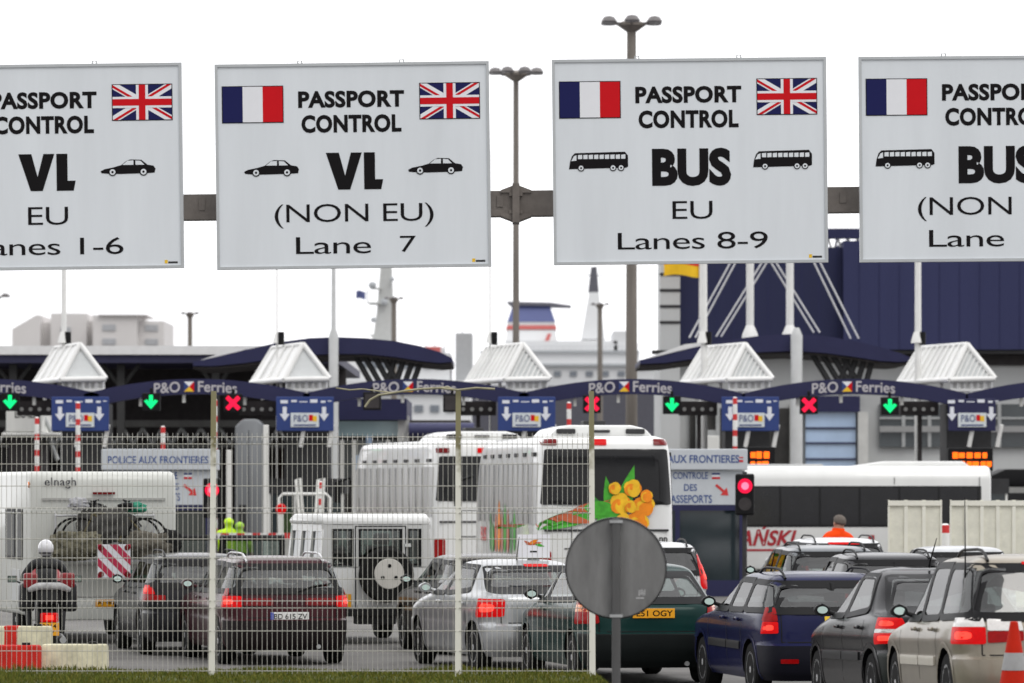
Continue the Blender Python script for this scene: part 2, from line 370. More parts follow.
        b.build('car_pictogram' if pict == 'car' else 'bus_pictogram', [INK, SIGNW], t)
    b = MB(); b.bb((118*k,-0.003,-98*k), (121*k,-0.001,-94.5*k), 0); b.bb((121.6*k,-0.003,-98*k), (131*k,-0.001,-96*k), 1); b.build('maker_plate', [YELLOW, DGREY], t)
SL = 0.0
sign(45.5, 167, 'VL', 'EU', 'Lanes 1-6', 'car', 'white passport control sign reading VL EU Lanes 1-6', R(-0.75))
sign(353, 165.5, 'VL', '(NON EU)', 'Lane   7', 'car', 'white passport control sign reading VL (NON EU) Lane 7', R(-0.75))
sign(690, 161, 'BUS', 'EU', 'Lanes 8-9', 'bus', 'white passport control sign reading BUS EU Lanes 8-9', R(-0.6))
sign(996.5, 158.5, 'BUS', '(NON EU)', 'Lane   10', 'bus', 'white passport control sign reading BUS (NON EU), cut off by right edge', R(-0.45))
def gantry():
    t = thing('sign_gantry', 'weathered grey steel beam carrying the four white passport control signs', 'gantry', (XX(512,YG), YG+0.45, 0))
    y0, y1 = 0.0, 0.5
    xa, xb = XX(-330,YG), XX(1330,YG)
    def zb(px): return ZZ(205-(px-200)*0.0115, YG)
    b = MB(); h = 12.6*KG
    pts = []
    for px in (-330, 512, 1330): pts.append((XX(px,YG), zb(px)))
    b.prism([(p[0], p[1]-h) for p in pts]+[(p[0], p[1]+h) for p in pts[::-1]], y0, y1)
    b.build('beam', BEAMM, t)
    for px in (-200, 516, 1200):
        c = MB(); X = XX(px,YG); z = zb(px)
        c.box((X, 0.25, z), (0.10, 0.66, 2*h+0.2)); 
        for s in (-1, 1):
            c.prism([(X+s*0.05, z+h+0.07), (X+s*0.22, z+h+0.005), (X+s*0.22, z+h-0.03), (X+s*0.05, z+h-0.03)], -0.03, 0.53)
            c.prism([(X+s*0.05, z-h-0.07), (X+s*0.22, z-h-0.005), (X+s*0.22, z-h+0.03), (X+s*0.05, z-h+0.03)], -0.03, 0.53)
            for q in (-0.7,0.7): c.box((X+s*0.07, -0.02, z+q*h), (0.05,0.05,0.05))
        c.build('beam_joint', BEAMM, t)
    for px in (200, 500, 845):
        pl = MB(); pl.box((XX(px,YG), -0.008, zb(px)+0.03), (0.09,0.015,0.16)); pl.build('stay_plate', BEAMM, t)
    for px in (-320, 1320):
        c = MB(); X = XX(px,YG); c.bb((X-0.25, 0, 0), (X+0.25, 0.5, zb(px)+h+0.05)); c.bb((X-0.5,-0.25,0), (X+0.5,0.75,0.06)); c.build('column', BEAMM, t)
    br = MB()
    for cx in (47, 353, 690, 996.5):
        for d in (-70, 70):
            X = XX(cx+d,YG); br.bb((X-0.05, -0.36, ZZ(255,YG)), (X+0.05, -0.004, ZZ(75,YG))); br.cut()
    each(br, 'sign_bracket', STEEL, t)
gantry()

# ------------------------------------------------------------------ mesh fence by the bank
YF = 53.0; KF = YF/F
def fence():
    t = thing('mesh_fence', 'pale galvanised wire mesh fence with white posts on the grass bank', 'fence', (0, YF, 0))
    zt, zb_ = ZZ(433,YF), ZZ(674,YF)
    WIRE = mat('fence_wire', (0.45,0.44,0.40), 0.5, 0.2, var=0.15, scale=5)
    POST = bpy.data.materials.new('mossy_post'); POST.use_nodes = True; pn = POST.node_tree; bs = pn.nodes['Principled BSDF']
    tc = pn.nodes.new('ShaderNodeTexCoord'); sp = pn.nodes.new('ShaderNodeSeparateXYZ'); nz = pn.nodes.new('ShaderNodeTexNoise'); nz.inputs['Scale'].default_value = 9
    ad = pn.nodes.new('ShaderNodeMath'); ad.operation = 'MULTIPLY_ADD'; ad.inputs[1].default_value = 0.5
    rp = pn.nodes.new('ShaderNodeValToRGB'); rp.color_ramp.elements[0].position = 0.42; rp.color_ramp.elements[1].position = 0.62
    rp.color_ramp.elements[0].color = (0.76,0.75,0.68,1); rp.color_ramp.elements[1].color = (0.23,0.21,0.11,1)
    mr = pn.nodes.new('ShaderNodeMapRange'); mr.inputs['From Min'].default_value = zt-0.9; mr.inputs['From Max'].default_value = zt+0.45
    pn.links.new(tc.outputs['Object'], sp.inputs[0]); pn.links.new(sp.outputs['Z'], mr.inputs['Value']); pn.links.new(tc.outputs['Object'], nz.inputs['Vector'])
    pn.links.new(nz.outputs[0], ad.inputs[0]); pn.links.new(mr.outputs[0], ad.inputs[2])
    sb = pn.nodes.new('ShaderNodeMath'); sb.operation = 'SUBTRACT'; sb.inputs[1].default_value = 0.2; pn.links.new(ad.outputs[0], sb.inputs[0])
    pn.links.new(sb.outputs[0], rp.inputs[0]); pn.links.new(rp.outputs[0], bs.inputs['Base Color']); bs.inputs['Roughness'].default_value = 0.6
    for i, (pa, pb) in enumerate(((-33,212.5),(212.5,457.5),(457.5,592))):
        b = MB(); xa, xb = XX(pa,YF)+0.045, XX(pb,YF)-0.045
        n = int(round((xb-xa)/0.0512))
        folds = ((437,444),(508,513),(601,608))
        prof = [(433,0)]
        for a, c in folds: prof += [(a-0.6,0),((a+c)/2,-0.028),(c+0.6,0)]
        prof += [(674,0)]
        for j in range(n+1):
            x = xa+(xb-xa)*j/n
            b.path([(x, -0.004+d, ZZ(p,YF)) for p, d in prof], 0.0027, 4, cap=False)
        for p in (437,444,464,486,508,513,539,558,579,601,608,631,651,671):
            b.tube((xa-0.03,0.004,ZZ(p,YF)), (xb+0.03,0.004,ZZ(p,YF)), 0.0044, n=5)
        b.build('mesh_panel', WIRE, t, recalc=False)
    for i, (pt, pb) in enumerate(((-31,-34),(213.5,211.5),(458.2,458),(591.5,592.5))):
        b = MB(); za = ZZ(391,YF); z0 = bank_z(XX(pb,YF),YF)-0.1
        b.prism([(XX(pb,YF)-0.032, z0),(XX(pb,YF)+0.032, z0),(XX(pt,YF)+0.026, za),(XX(pt,YF)-0.026, za)], 0.012, 0.072)
        b.build('post', POST, t)
    b = MB()   # drooping strands of old wire on the post tops
    b.path([P2 for P2 in [(XX(x,YF), -0.02, ZZ(y,YF)) for x, y in ((336,388),(350,390),(362,389),(378,391),(395,393),(410,390),(432,388),(448,387),(458,391))]], 0.008, 5); b.cut()
    b.path([(XX(x,YF), -0.03, ZZ(y,YF)) for x, y in ((365,407),(370,400),(379,395),(392,393),(405,391),(420,389),(440,388),(458,390),(476,388),(495,389))], 0.012, 5)
    each(b, 'loose_wire', mat('rusty_wire', (0.3,0.28,0.19), 0.7, var=0.3, scale=12), t)
fence()
def round_sign():
    Y = 44.0; k = Y/F; X = XX(616,Y)
    t = thing('round_sign', 'back of a grey round traffic sign on a thin post', 'sign', (X, Y, 0))
    zc = ZZ(568,Y)-0; r = 50*k
    b = MB(); b.lathe([(r,-0.012),(r,0.012),(r-0.012,0.016),(r-0.02,0.004)], 64, 'y', (0,0,zc)); b.build('disc', mat('sign_back', (0.18,0.18,0.178), 0.6, 0.2, var=0.28, scale=5, streak=.25, bump=0.05), t, smooth=30)
    b = MB(); b.lathe([(r+0.006,-0.022),(r+0.009,0),(r+0.006,0.018),(r-0.004,0.018),(r-0.004,-0.022)], 64, 'y', (0,0,zc), cap=False); b.build('rim', mat('sign_rim', (0.05,0.05,0.055), 0.5, 0.4, var=0.1), t, smooth=40)
    b = MB(); b.bb((-0.036,-0.10,-0.2),(0.036,-0.03,zc+r-0.004)); b.build('post', mat('sign_post', (0.10,0.10,0.10), 0.6, 0.3, var=0.3, scale=4, streak=0.15), t, bevel=0.012, smooth=40)
    for z in (zc+r-0.03, zc-r+0.02):
        b = MB(); b.bb((-0.055,-0.106,z-0.012),(0.055,-0.014,z+0.012)); b.build('clamp', STEEL, t)
    b = MB()
    for i in range(5):
        b.box((23*k+i*0.012, -0.0135, zc-25*k+0.004*(i%3)), (0.008,0.002,0.05-0.008*(i%2)))
    b.box((24*k, -0.0135, zc-30*k), (0.07,0.002,0.012)); b.build('sticker', mat('worn_sticker', (0.42,0.42,0.42), 0.6, var=0.3, scale=40), t)
round_sign()
def barrier(px, py, Y, mt, label, flip):
    k = Y/F; t = thing('plastic_barrier', label, 'barrier', (XX(px,Y), Y, 0), R(-4), 'red and white plastic road barriers')
    h = ZZ(py,Y); L = 0.72
    b = MB(); prof = [(-0.24,0),(0.24,0),(0.24,0.12),(0.14,0.34),(0.11,h),(-0.11,h),(-0.14,0.34),(-0.24,0.12)]
    b.prism([(p[0], p[1]) for p in prof], -L/2, L/2, 'yz'); 
    b.build('body', mt, t, bevel=0.03, smooth=40)
    for s in (-1,1):
        c = MB(); c.bb((s*L/4-0.09,-0.118,h*0.62),(s*L/4+0.09,0.118,h*0.68)); c.build('recess', mat('barrier_recess', (0.3,0.25,0.2), 0.7, var=0.2), t)
    if flip:
        c = MB(); e = .004; c.prism([(p[0]*1.02, p[1]+e) if p[1] > 0 else p for p in prof], -.20, .0, 'yz'); c.build('red_band', PLR, t, bevel=0.03, smooth=40)
    c = MB(); c.lathe([(0.05,0),(0.05,0.03)], 16, 'z', (0.2,0,h-0.003)); c.build('filler_cap', TRIM, t)
PLR = mat('barrier_red', (0.45,0.018,0.012), 0.65, var=0.25, scale=5, spec=.1); PLW = mat('barrier_cream', (0.52,0.49,0.35), 0.7, var=0.3, scale=5, spec=.1)
barrier(8, 645, 57.2, PLR, 'red plastic barrier in the front row behind the mesh fence', 0)
barrier(75, 644, 57.4, PLW, 'cream plastic barrier right of the red one in the front row', 0)
barrier(-42, 626, 60.5, PLW, 'cream plastic barrier in the back row cut off by left edge', 0)
barrier(21, 626, 60.6, PLW, 'cream plastic barrier in back row with a red stripe', 1)
def cone():
    Y = 46.2; X = XX(1014,Y); z0 = gz(X,Y)
    t = thing('traffic_cone', 'orange traffic cone with grey collar beside the beige estate car', 'cone', (X,Y,z0))
    h = ZZ(622,Y)-z0; O = mat('cone_orange', (0.46,0.018,0.006), 0.6, spec=.1, var=0.12, scale=6)
    r = lambda z: 0.20-0.165*(z/h)
    b = MB(); b.bb((-0.27,-0.27,0),(0.27,0.27,0.05)); b.lathe([(r(0.05),0.05),(r(h),h),(r(h)-0.01,h+0.005)], 32); b.build('body', O, t, smooth=40)
    b = MB(); b.lathe([(r(h*0.56)+0.004,h*0.56),(r(h*0.72)+0.004,h*0.72)], 32, cap=False); b.build('collar', mat('cone_collar', (0.3,0.3,0.3), 0.5, var=0.2), t, smooth=40)
cone()

# ------------------------------------------------------------------ vehicles
def pchip(xs, ys):
    n = len(xs); h = [xs[i+1]-xs[i] for i in range(n-1)]; d = [(ys[i+1]-ys[i])/h[i] for i in range(n-1)]
    m = [d[0]]+[0 if d[i-1]*d[i] <= 0 else 2*d[i-1]*d[i]/(d[i-1]+d[i]) for i in range(1, n-1)]+[d[-1]]
    def f(x):
        if x <= xs[0]: return ys[0]
        if x >= xs[-1]: return ys[-1]
        i = 0
        while x > xs[i+1]: i += 1
        t = (x-xs[i])/h[i]
        return ys[i]*(2*t**3-3*t*t+1)+m[i]*h[i]*(t**3-2*t*t+t)+ys[i+1]*(-2*t**3+3*t*t)+m[i+1]*h[i]*(t**3-t*t)
    return f
class Shell:
    """a vehicle body made of horizontal superellipse slices; rows are (z, half width, rear y, front y)"""
    def __init__(s, rows, n=6.0, ns=110, ne=44, dz=0.03):
        zs = [r[0] for r in rows]; s.rows = rows; s.n = n; s.z0, s.z1 = zs[0], zs[-1]
        s.w = pchip(zs, [r[1] for r in rows]); s.yr = pchip(zs, [r[2] for r in rows]); s.yf = pchip(zs, [r[3] for r in rows])
        s.zs = []
        for a, b in zip(zs, zs[1:]):
            k = max(1, int(math.ceil((b-a)/dz))); s.zs += [a+(b-a)*i/k for i in range(k)]
        s.zs.append(zs[-1])
        c = 0.5**(1/n); cs = 0.955; ce = (1-cs**n)**(1/n)
        pts = [(-1+0, 0)]; pts = []
        e = lambda u: (max(0,1-abs(u)**n))**(1/n)
        side = [-cs+2*cs*i/ns for i in range(ns+1)]; end = [-ce+2*ce*i/ne for i in range(1, ne)]
        mid = (1-0.0)
        pts += [(e(y), y) for y in side]; pts += [(-x, e(x)) for x in end]; pts += [(-e(y), -y) for y in side]; pts += [(x, -e(x)) for x in end]
        s.unit = pts
    def pt(s, u, z):
        yc = (s.yr(z)+s.yf(z))/2; h = (s.yf(z)-s.yr(z))/2
        return (u[0]*s.w(z), yc+u[1]*h, z)
    def side(s, y, z):
        yc = (s.yr(z)+s.yf(z))/2; h = (s.yf(z)-s.yr(z))/2; q = min(1, abs((y-yc)/h))
        return s.w(z)*(max(0.0, 1-q**s.n))**(1/s.n)
    def end(s, x, z, front=False):
        yc = (s.yr(z)+s.yf(z))/2; h = (s.yf(z)-s.yr(z))/2; q = min(1, abs(x/s.w(z)))
        e = h*(max(0.0, 1-q**s.n))**(1/s.n)
        return yc+e if front else yc-e
    def proj(s, face, off):
        if face == 'L': return lambda a, b: (-s.side(a,b)-off, a, b)
        if face == 'R': return lambda a, b: (s.side(a,b)+off, a, b)
        if face == 'B': return lambda a, b: (a, s.end(a,b)-off, b)
        return lambda a, b: (a, s.end(a,b,True)+off, b)
def rrect(r, n=6):
    pts = []
    for cx, cy, a0 in ((1-r,1-r,0),(-1+r,1-r,90),(-1+r,-1+r,180),(1-r,-1+r,270)):
        for i in range(n+1):
            a = R(a0+90*i/n); pts.append((cx+r*math.cos(a), cy+r*math.sin(a)))
    out = []
    for i in range(len(pts)):
        p, q = pts[i], pts[(i+1) % len(pts)]; d = math.hypot(q[0]-p[0], q[1]-p[1]); k = max(1, int(d/0.25))
        out += [(p[0]+(q[0]-p[0])*j/k, p[1]+(q[1]-p[1])*j/k) for j in range(k)]
    return out
def bil(q):   # q: corners (lower-left, lower-right, upper-right, upper-left)
    def f(u, v):
        a, b = (u+1)/2, (v+1)/2
        return tuple(q[0][i]*(1-a)*(1-b)+q[1][i]*a*(1-b)+q[2][i]*a*b+q[3][i]*(1-a)*b for i in (0,1))
    return f
def patch(mb, q, fn, r=0.25, rings=4, depth=0.0, fnin=None, mi=0):
    """rounded four-corner panel laid on the surface; depth gives it a rim"""
    B = bil(q); ring = rrect(r); n = len(ring); vs = []; fs = []
    for k in range(rings+1):
        t = 1-k/(rings+0.6)
        vs += [fn(*B(u*t, v*t)) for u, v in ring]
    for k in range(rings): fs += [(k*n+i, k*n+(i+1)%n, (k+1)*n+(i+1)%n, (k+1)*n+i) for i in range(n)]
    fs.append(tuple(rings*n+i for i in range(n)))
    if fnin:
        o = len(vs); vs += [fnin(*B(u, v)) for u, v in ring]; fs += [(i, o+i, o+(i+1)%n, (i+1)%n) for i in range(n)]
    mb.add(vs, fs, mi)
def grow(q, d):
    cx = sum(p[0] for p in q)/4; cy = sum(p[1] for p in q)/4
    return [(p[0]+(d if p[0] > cx else -d), p[1]+(d if p[1] > cy else -d)) for p in q]
def ringpatch(mb, q, d_in, d_out, fn, r=0.25, fnin=None, mi=0):
    A, B = bil(grow(q, -d_in)), bil(grow(q, d_out)); ring = rrect(r); n = len(ring)
    vs = [fn(*A(u,v)) for u, v in ring]+[fn(*B(u,v)) for u, v in ring]
    fs = [(i, (i+1)%n, n+(i+1)%n, n+i) for i in range(n)]
    if fnin:
        vs += [fnin(*B(u,v)) for u, v in ring]; fs += [(n+i, n+(i+1)%n, 2*n+(i+1)%n, 2*n+i) for i in range(n)]
    mb.add(vs, fs, mi)
def inpoly(p, poly):
    c = False; n = len(poly)
    for i in range(n):
        a, b = poly[i], poly[(i+1) % n]
        if (a[1] > p[1]) != (b[1] > p[1]) and p[0] < (b[0]-a[0])*(p[1]-a[1])/(b[1]-a[1])+a[0]: c = not c
    return c
def wheel(t, x, y, r, side, rim=ALLOY, wd=0.2, kind=5):
    b = MB(); s = side; R_ = r
    b.lathe([(r*0.62,-wd/2),(r*0.93,-wd/2),(r,-wd*0.35),(r,wd*0.35),(r*0.93,wd/2),(r*0.66,wd/2),(r*0.62,wd*0.4)], 32, 'x', (0,0,0), cap=True)
    o = b.build('wheel', RUBBER, t, smooth=35); o.location = (x, y, r)
    c = MB(); c.lathe([(r*0.66,s*wd*0.44),(r*0.66,s*wd*0.5),(r*0.58,s*wd*0.5),(r*0.54,s*wd*0.3)], 32, 'x', cap=False)
    c.lathe([(r*0.6,s*wd*0.38),(r*0.02,s*wd*0.42)], 32, 'x', cap=False, mi=0)
    c.lathe([(r*0.14,s*wd*0.25),(r*0.13,s*wd*0.5),(0.01,s*wd*0.52)], 16, 'x', cap=False)
    for i in range(kind):
        a = 2*math.pi*i/kind
        for w_ in (0,):
            c.box((s*wd*0.40, math.cos(a)*r*0.40, math.sin(a)*r*0.40), (0.03, r*0.26, r*(0.45/kind)), 1, Matrix.Rotation(a, 3, 'X'))
    c.build('rim', [rim, BLACK], o, smooth=35)
def seat(t, x, y, z, w=0.5, head=True):
    b = MB(); b.box((x,y+0.1,z+0.08),(w,0.5,0.16)); b.box((x,y-0.18,z+0.42),(w*0.95,0.13,0.62),0,Matrix.Rotation(R(14),3,'X'))
    if head: b.box((x,y-0.29,z+0.83),(w*0.5,0.09,0.18),0,Matrix.Rotation(R(10),3,'X'))
    b.build('seat', SEAT, t, bevel=0.035, smooth=50)
def paint(name, col, metal=0.0, rough=0.32):
    dark = max(col) < .07
    return mat(name, col, .22 if dark else rough, metal*(.3 if dark else 1), coat=0.10 if dark else 0.3, var=0.15, scale=1.7, spec=.10 if dark else .2)
def place(px, s, ang, W, z=None):
    """origin (rear centre on the ground) from the picture column of the rear left corner and its scale in px per metre"""
    Y = F/s; X = (px-CX)/s; a = R(ang)
    x, y = X+math.cos(a)*W/2, Y+math.sin(a)*W/2
    return (x, y, gz(x, y) if z is None else z), a

def car(name, label, px, s, ang, shape, col, L=4.4, W=1.72, H=1.43, cat='car', bumper=None, lamps=None, rails=None, plate=None,
        mirror=None, handle=None, lit=True, mould=None, wiper=False, hml=None, third=None, scale=1.0, badge=None, aerial=None, glass=None, rimk=5, tr=0.31):
    loc, a = place(px, s, ang, W*scale); tip = math.atan2(gz(loc[0]-math.sin(a)*L, loc[1]+math.cos(a)*L)-loc[2], L)
    t = thing(name, label, cat, loc, a, 'cars queuing for passport control'); t.scale = (scale,)*3; t.rotation_euler[0] = tip
    h = W/2
    if shape == 'estate':
        rows = [(.20,h*.90,.10,L-.14),(.30,h*.965,.03,L-.04),(.45,h*.985,.0,L),(.60,h*.99,.01,L-.01),(.625,h*.985,.05,L-.04),(.76,h,.065,L-.14),(.86,h*.985,.08,L-.5),
                (.93,h*.965,.10,L-1.12),(.97,h*.945,.115,L-1.3),(H-.16,h*.80,.36,L-2.02),(H-.09,h*.765,.415,L-2.12),(H-.045,h*.70,.50,L-2.25),(H-.015,h*.55,.68,L-2.5),(H,h*.25,1.0,L-2.8)]
        sidew = [((L-2.28,.985),(L-1.52,.985),(L-2.03,H-.14),(L-2.32,H-.11)),((1.28,.995),(L-2.37,.985),(L-2.41,H-.11),(1.30,H-.11)),((.19,1.01),(1.20,.995),(1.20,H-.12),(.43,H-.13))]
        rw = ((-h*.85,1.0),(h*.85,1.0),(h*.71,H-.14),(-h*.71,H-.14)); seats_y = (L-2.35, 1.35)
    elif shape == 'hatch':
        rows = [(.20,h*.90,.10,L-.14),(.30,h*.965,.03,L-.04),(.45,h*.985,.0,L),(.60,h*.99,.01,L-.01),(.63,h*.985,.06,L-.05),(.76,h,.07,L-.2),(.86,h*.985,.08,L-.55),
                (.94,h*.96,.11,L-1.05),(.98,h*.94,.16,L-1.2),(H-.16,h*.78,.60,L-1.85),(H-.09,h*.74,.72,L-1.95),(H-.045,h*.67,.88,L-2.1),(H-.015,h*.5,1.1,L-2.3),(H,h*.25,1.4,L-2.5)]
        sidew = [((L-2.1,.985),(L-1.42,.985),(L-1.86,H-.14),(L-2.13,H-.11)),((.75,1.03),(L-2.2,.99),(L-2.23,H-.11),(1.05,H-.13))]
        rw = ((-h*.78,1.02),(h*.78,1.02),(h*.62,H-.15),(-h*.62,H-.15)); seats_y = (L-2.2, 1.2)
    else:
        rows = [(.20,h*.90,.10,L-.14),(.30,h*.965,.03,L-.04),(.45,h*.985,.0,L),(.60,h*.99,.01,L-.01),(.63,h*.985,.05,L-.04),(.76,h,.055,L-.14),(.87,h*.985,.06,L-.5),
                (.95,h*.965,.075,L-1.0),(.99,h*.945,.11,L-1.2),(1.015,h*.92,.42,L-1.32),(1.04,h*.905,.62,L-1.38),(H-.15,h*.74,1.12,L-1.98),(H-.09,h*.70,1.25,L-2.1),(H-.045,h*.63,1.42,L-2.25),(H-.015,h*.48,1.65,L-2.45),(H,h*.22,1.95,L-2.7)]
        sidew = [((L-2.28,1.0),(L-1.5,1.0),(L-2.0,H-.13),(L-2.32,H-.10)),((1.12,1.06),(L-2.37,1.0),(L-2.41,H-.10),(1.42,H-.11))]
        rw = ((-h*.74,1.055),(h*.74,1.055),(h*.60,H-.13),(-h*.60,H-.13)); seats_y = (L-2.35, 1.6)
    S = Shell(rows, n=8.5 if shape == 'estate' else 6.5)
    fw = ((-h*.82,1.02),(h*.82,1.02),(h*.66,H-.13),(-h*.66,H-.13))
    wy = (.80 if shape != 'estate' else .85, L-.86); ar = tr+.055
    # body shell with real window and wheel openings
    N = len(S.unit); V = [S.pt(u, z) for z in S.zs for u in S.unit]
    def wpoly(q): B = bil(q); return [B(u, v) for u, v in rrect(.22)]
    SP = [wpoly(q) for q in sidew]; RP = wpoly(rw); FP = wpoly(fw)
    body, bump, bumf = MB(), MB(), MB(); fb, fp, ff_ = [], [], []
    for k in range(len(S.zs)-1):
        for i in range(N):
            j = (i+1) % N; q = (k*N+i, k*N+j, (k+1)*N+j, (k+1)*N+i)
            c = [sum(V[v][m] for v in q)/4 for m in range(3)]
            z = c[2]; yc = (S.yr(z)+S.yf(z))/2; hh = (S.yf(z)-S.yr(z))/2
            u = S.unit[i]; u2 = S.unit[j]; um = ((u[0]+u2[0])/2, (u[1]+u2[1])/2)
            isside = abs(um[1]) < .955
            if isside and (any(inpoly((c[1],z), p) for p in SP) or any(math.hypot(c[1]-y_, z-tr) < ar for y_ in wy)): continue
            if not isside or abs(um[1]) > .9:
                if um[1] < 0 and inpoly((c[0],z), RP): continue
                if um[1] > 0 and inpoly((c[0],z), FP): continue
            if z < .612 and c[1] < .48: fp.append(q)
            elif z < .612 and c[1] > L-.5: ff_.append(q)
            else: fb.append(q)
    top = len(S.zs)-1
    fb.append(tuple(top*N+i for i in range(N))); fb.append(tuple(range(N-1,-1,-1)))
    body.add(V, fb); bump.add(V, fp); bumf.add(V, ff_)
    def clean(o):
        bm = bmesh.new(); bm.from_mesh(o.data); bmesh.ops.delete(bm, geom=[v for v in bm.verts if not v.link_faces], context='VERTS'); bm.to_mesh(o.data); bm.free()
    clean(body.build('body', col, t, smooth=38)); clean(bump.build('bumper', bumper or col, t, smooth=38)); clean(bumf.build('bumper', bumper or col, t, smooth=38))
    # wells, arches, wheels
    for y_ in wy:
        for sd, fc in ((-1,'L'),(1,'R')):
            b = MB(); k = 20; vs = []; pr = S.proj(fc, 0.002)
            for i in range(k+1):
                an = R(-40)+R(260)*i/k; p = (y_+math.cos(an)*ar*1.0, max(.2,tr+math.sin(an)*ar*1.0)); vs.append(pr(*p)); vs.append((sd*(h-.30), p[0], p[1]))
            b.add(vs, [(2*i,2*i+1,2*i+3,2*i+2) for i in range(k)]); c = len(b.v); b.add([(sd*(h-.30), y_, tr)], [])
            b.f += [(2*i+1, c, 2*i+3) for i in range(k)]; b.m += [0]*k
            b.build('wheel_well', BLACK, t)
            b = MB(); vs = []; p0, p1 = S.proj(fc, 0.010), S.proj(fc, 0.005)
            for i in range(k+1):
                an = R(-28)+R(236)*i/k
                for rr, pp in ((ar-.012,p1),(ar+.018,p0),(ar+.045,p1)): vs.append(pp(y_+math.cos(an)*rr, max(.205,tr+math.sin(an)*rr)))
            b.add(vs, [(3*i+m,3*i+m+1,3*i+m+4,3*i+m+3) for i in range(k) for m in (0,1)]); b.build('arch', col, t, smooth=60)
            wheel(t, sd*(S.side(y_, .5)-.115), y_, tr, sd, kind=rimk)
    # windows
    G = glass or CARGLASS
    for q in sidew:
        for fc in 'LR':
            b = MB(); patch(b, q, S.proj(fc,.009), .22); w_ = b.build('side_window', G, t, smooth=60)
            b = MB(); ringpatch(b, q, .022, .042, S.proj(fc,.014), .22, S.proj(fc,-.01)); b.build('seal', BLACK, w_, smooth=40)
    b = MB(); patch(b, rw, S.proj('B',.010), .16); w_ = b.build('rear_window', G, t, smooth=60)
    b = MB(); ringpatch(b, rw, .035, .05, S.proj('B',.016), .16, S.proj('B',-.015)); b.build('seal', BLACK, w_, smooth=40)
    if wiper:
        x0, z0 = wiper if isinstance(wiper, tuple) else (0.05, 1.0); b = MB(); pr = S.proj('B', .03)
        b.path([pr(x0,z0-.02), pr(x0+.25,z0+.06), pr(x0+.48,z0+.09)], .009, 6); b.build('wiper', BLACK, w_)
    b = MB(); patch(b, fw, S.proj('F',.003), .16); b.build('windscreen', G, t, smooth=60)
    # cabin
    for x in (-.37,.37): seat(t, x, seats_y[0], .32)
    b = MB(); b.box((0,seats_y[1]-.1,.68),(h*1.55,.14,.62)); b.box((0,seats_y[1]+.15,.40),(h*1.55,.5,.16))
    for x in (-.42,.42): b.box((x,seats_y[1]-.12,1.04),(.26,.09,.14))
    b.build('rear_seat', SEAT, t, bevel=.03, smooth=50)
    b = MB(); b.box((0,L-1.45,.86),(h*1.6,.4,.2)); b.build('dashboard', TRIM, t, bevel=.04, smooth=50)
    # doors
    b = MB()
    for y_ in ([sidew[0][0][0]-.045]+([sidew[1][0][0]-.02] if shape != 'hatch' else [])+[L-1.3]):
        for fc in 'LR':
            p = S.proj(fc, .0025); zz = [.30,.45,.6,.76,.86,.95]
            b.add([p(y_-.007,z) for z in zz]+[p(y_+.007,z) for z in zz], [(i,i+1,i+7,i+6) for i in range(5)]); b.cut()
    each(b, 'door_gap', BLACK, t)
    for y_ in ([sidew[0][0][0]+.12]+([sidew[1][0][0]+.14] if shape != 'hatch' else [])):
        for fc in 'LR':
            p = S.proj(fc, .03)(y_, .875); b = MB(); b.box(p, (.03,.19,.04)); b.build('handle', handle or col, t, bevel=.012, smooth=50)
    if mould:
        b = MB()
        for fc in 'LR':
            for ya, yb in ((wy[0]+ar+.1, sidew[0][0][0]-.07),(sidew[0][0][0]-.03, L-1.34)):
                patch(b, ((ya,.53),(yb,.53),(yb,.62),(ya,.62)), S.proj(fc,.016), .1, 2, fnin=S.proj(fc,-.004)); b.cut()
        each(b, 'side_moulding', mould, t, smooth=40)
    # tailgate gap
    b = MB(); p = S.proj('B', .003); zz = [.64,.76,.86,.95]
    for sx in (-1,1):
        for x in (h*.74,): b.add([p(sx*x-.006,z) for z in zz]+[p(sx*x+.006,z) for z in zz], [(i,i+1,i+5,i+4) for i in range(3)])
    b.add([p(h*.74*(-1+i/6),.632) for i in range(13)]+[p(h*.74*(-1+i/6),.644) for i in range(13)], [(i,i+1,i+14,i+13) for i in range(12)])
    b.build('tailgate_gap', BLACK, t)
    # tail lamps: list of (quad in x,z on the rear, material, wrap) mirrored
    for sx in (-1, 1):
        for q, m_ in (lamps or []):
            qq = [(sx*p_[0], p_[1]) for p_ in q]
            if sx < 0: qq = [qq[1], qq[0], qq[3], qq[2]]
            b = MB(); patch(b, qq, lambda X_, Z_: lamppt(S, X_, Z_, .014), .2, 5, fnin=lambda X_, Z_: lamppt(S, X_, Z_, -.02)); o = b.build('tail_lamp', m_, t, smooth=40)
            if m_ is LAMPON:
                cxq = sum(p_[0] for p_ in qq)/4; czq = sum(p_[1] for p_ in qq)/4; q2 = [((p_[0]-cxq)*.42+cxq, (p_[1]-czq)*.45+czq) for p_ in qq]
                b = MB(); patch(b, q2, lambda X_, Z_: lamppt(S, X_, Z_, .019), .7, 3); b.build('bulb', LAMPHOT, o, smooth=40)
    if hml:
        x0, z0, x1, z1 = hml; b = MB(); patch(b, ((x0,z0),(x1,z0),(x1,z1),(x0,z1)), S.proj('B',.02), .3, 2, fnin=S.proj('B',-.01)); b.build('high_brake_lamp', LAMPON if third else LAMPD, t)
    if plate:
        txt, m_, xa, z0, ink = plate; p = S.proj('B', .012)
        yb = p(xa, z0)[1]; b = MB(); b.box((xa, yb-.004, z0), (.52,.012,.115)); o = b.build('number_plate', m_, t, bevel=.004)
        b = MB(); text(b, txt, xa-.215, z0-.036, xa+.235, z0+.036, lambda u, v: (u, yb-.012, v), .012)
        b.build('lettering', ink, o)
        if m_ is PLATEW:
            b = MB(); b.box((xa-.24, yb-.011, z0), (.04,.003,.11)); b.build('country_band', EURO, o)
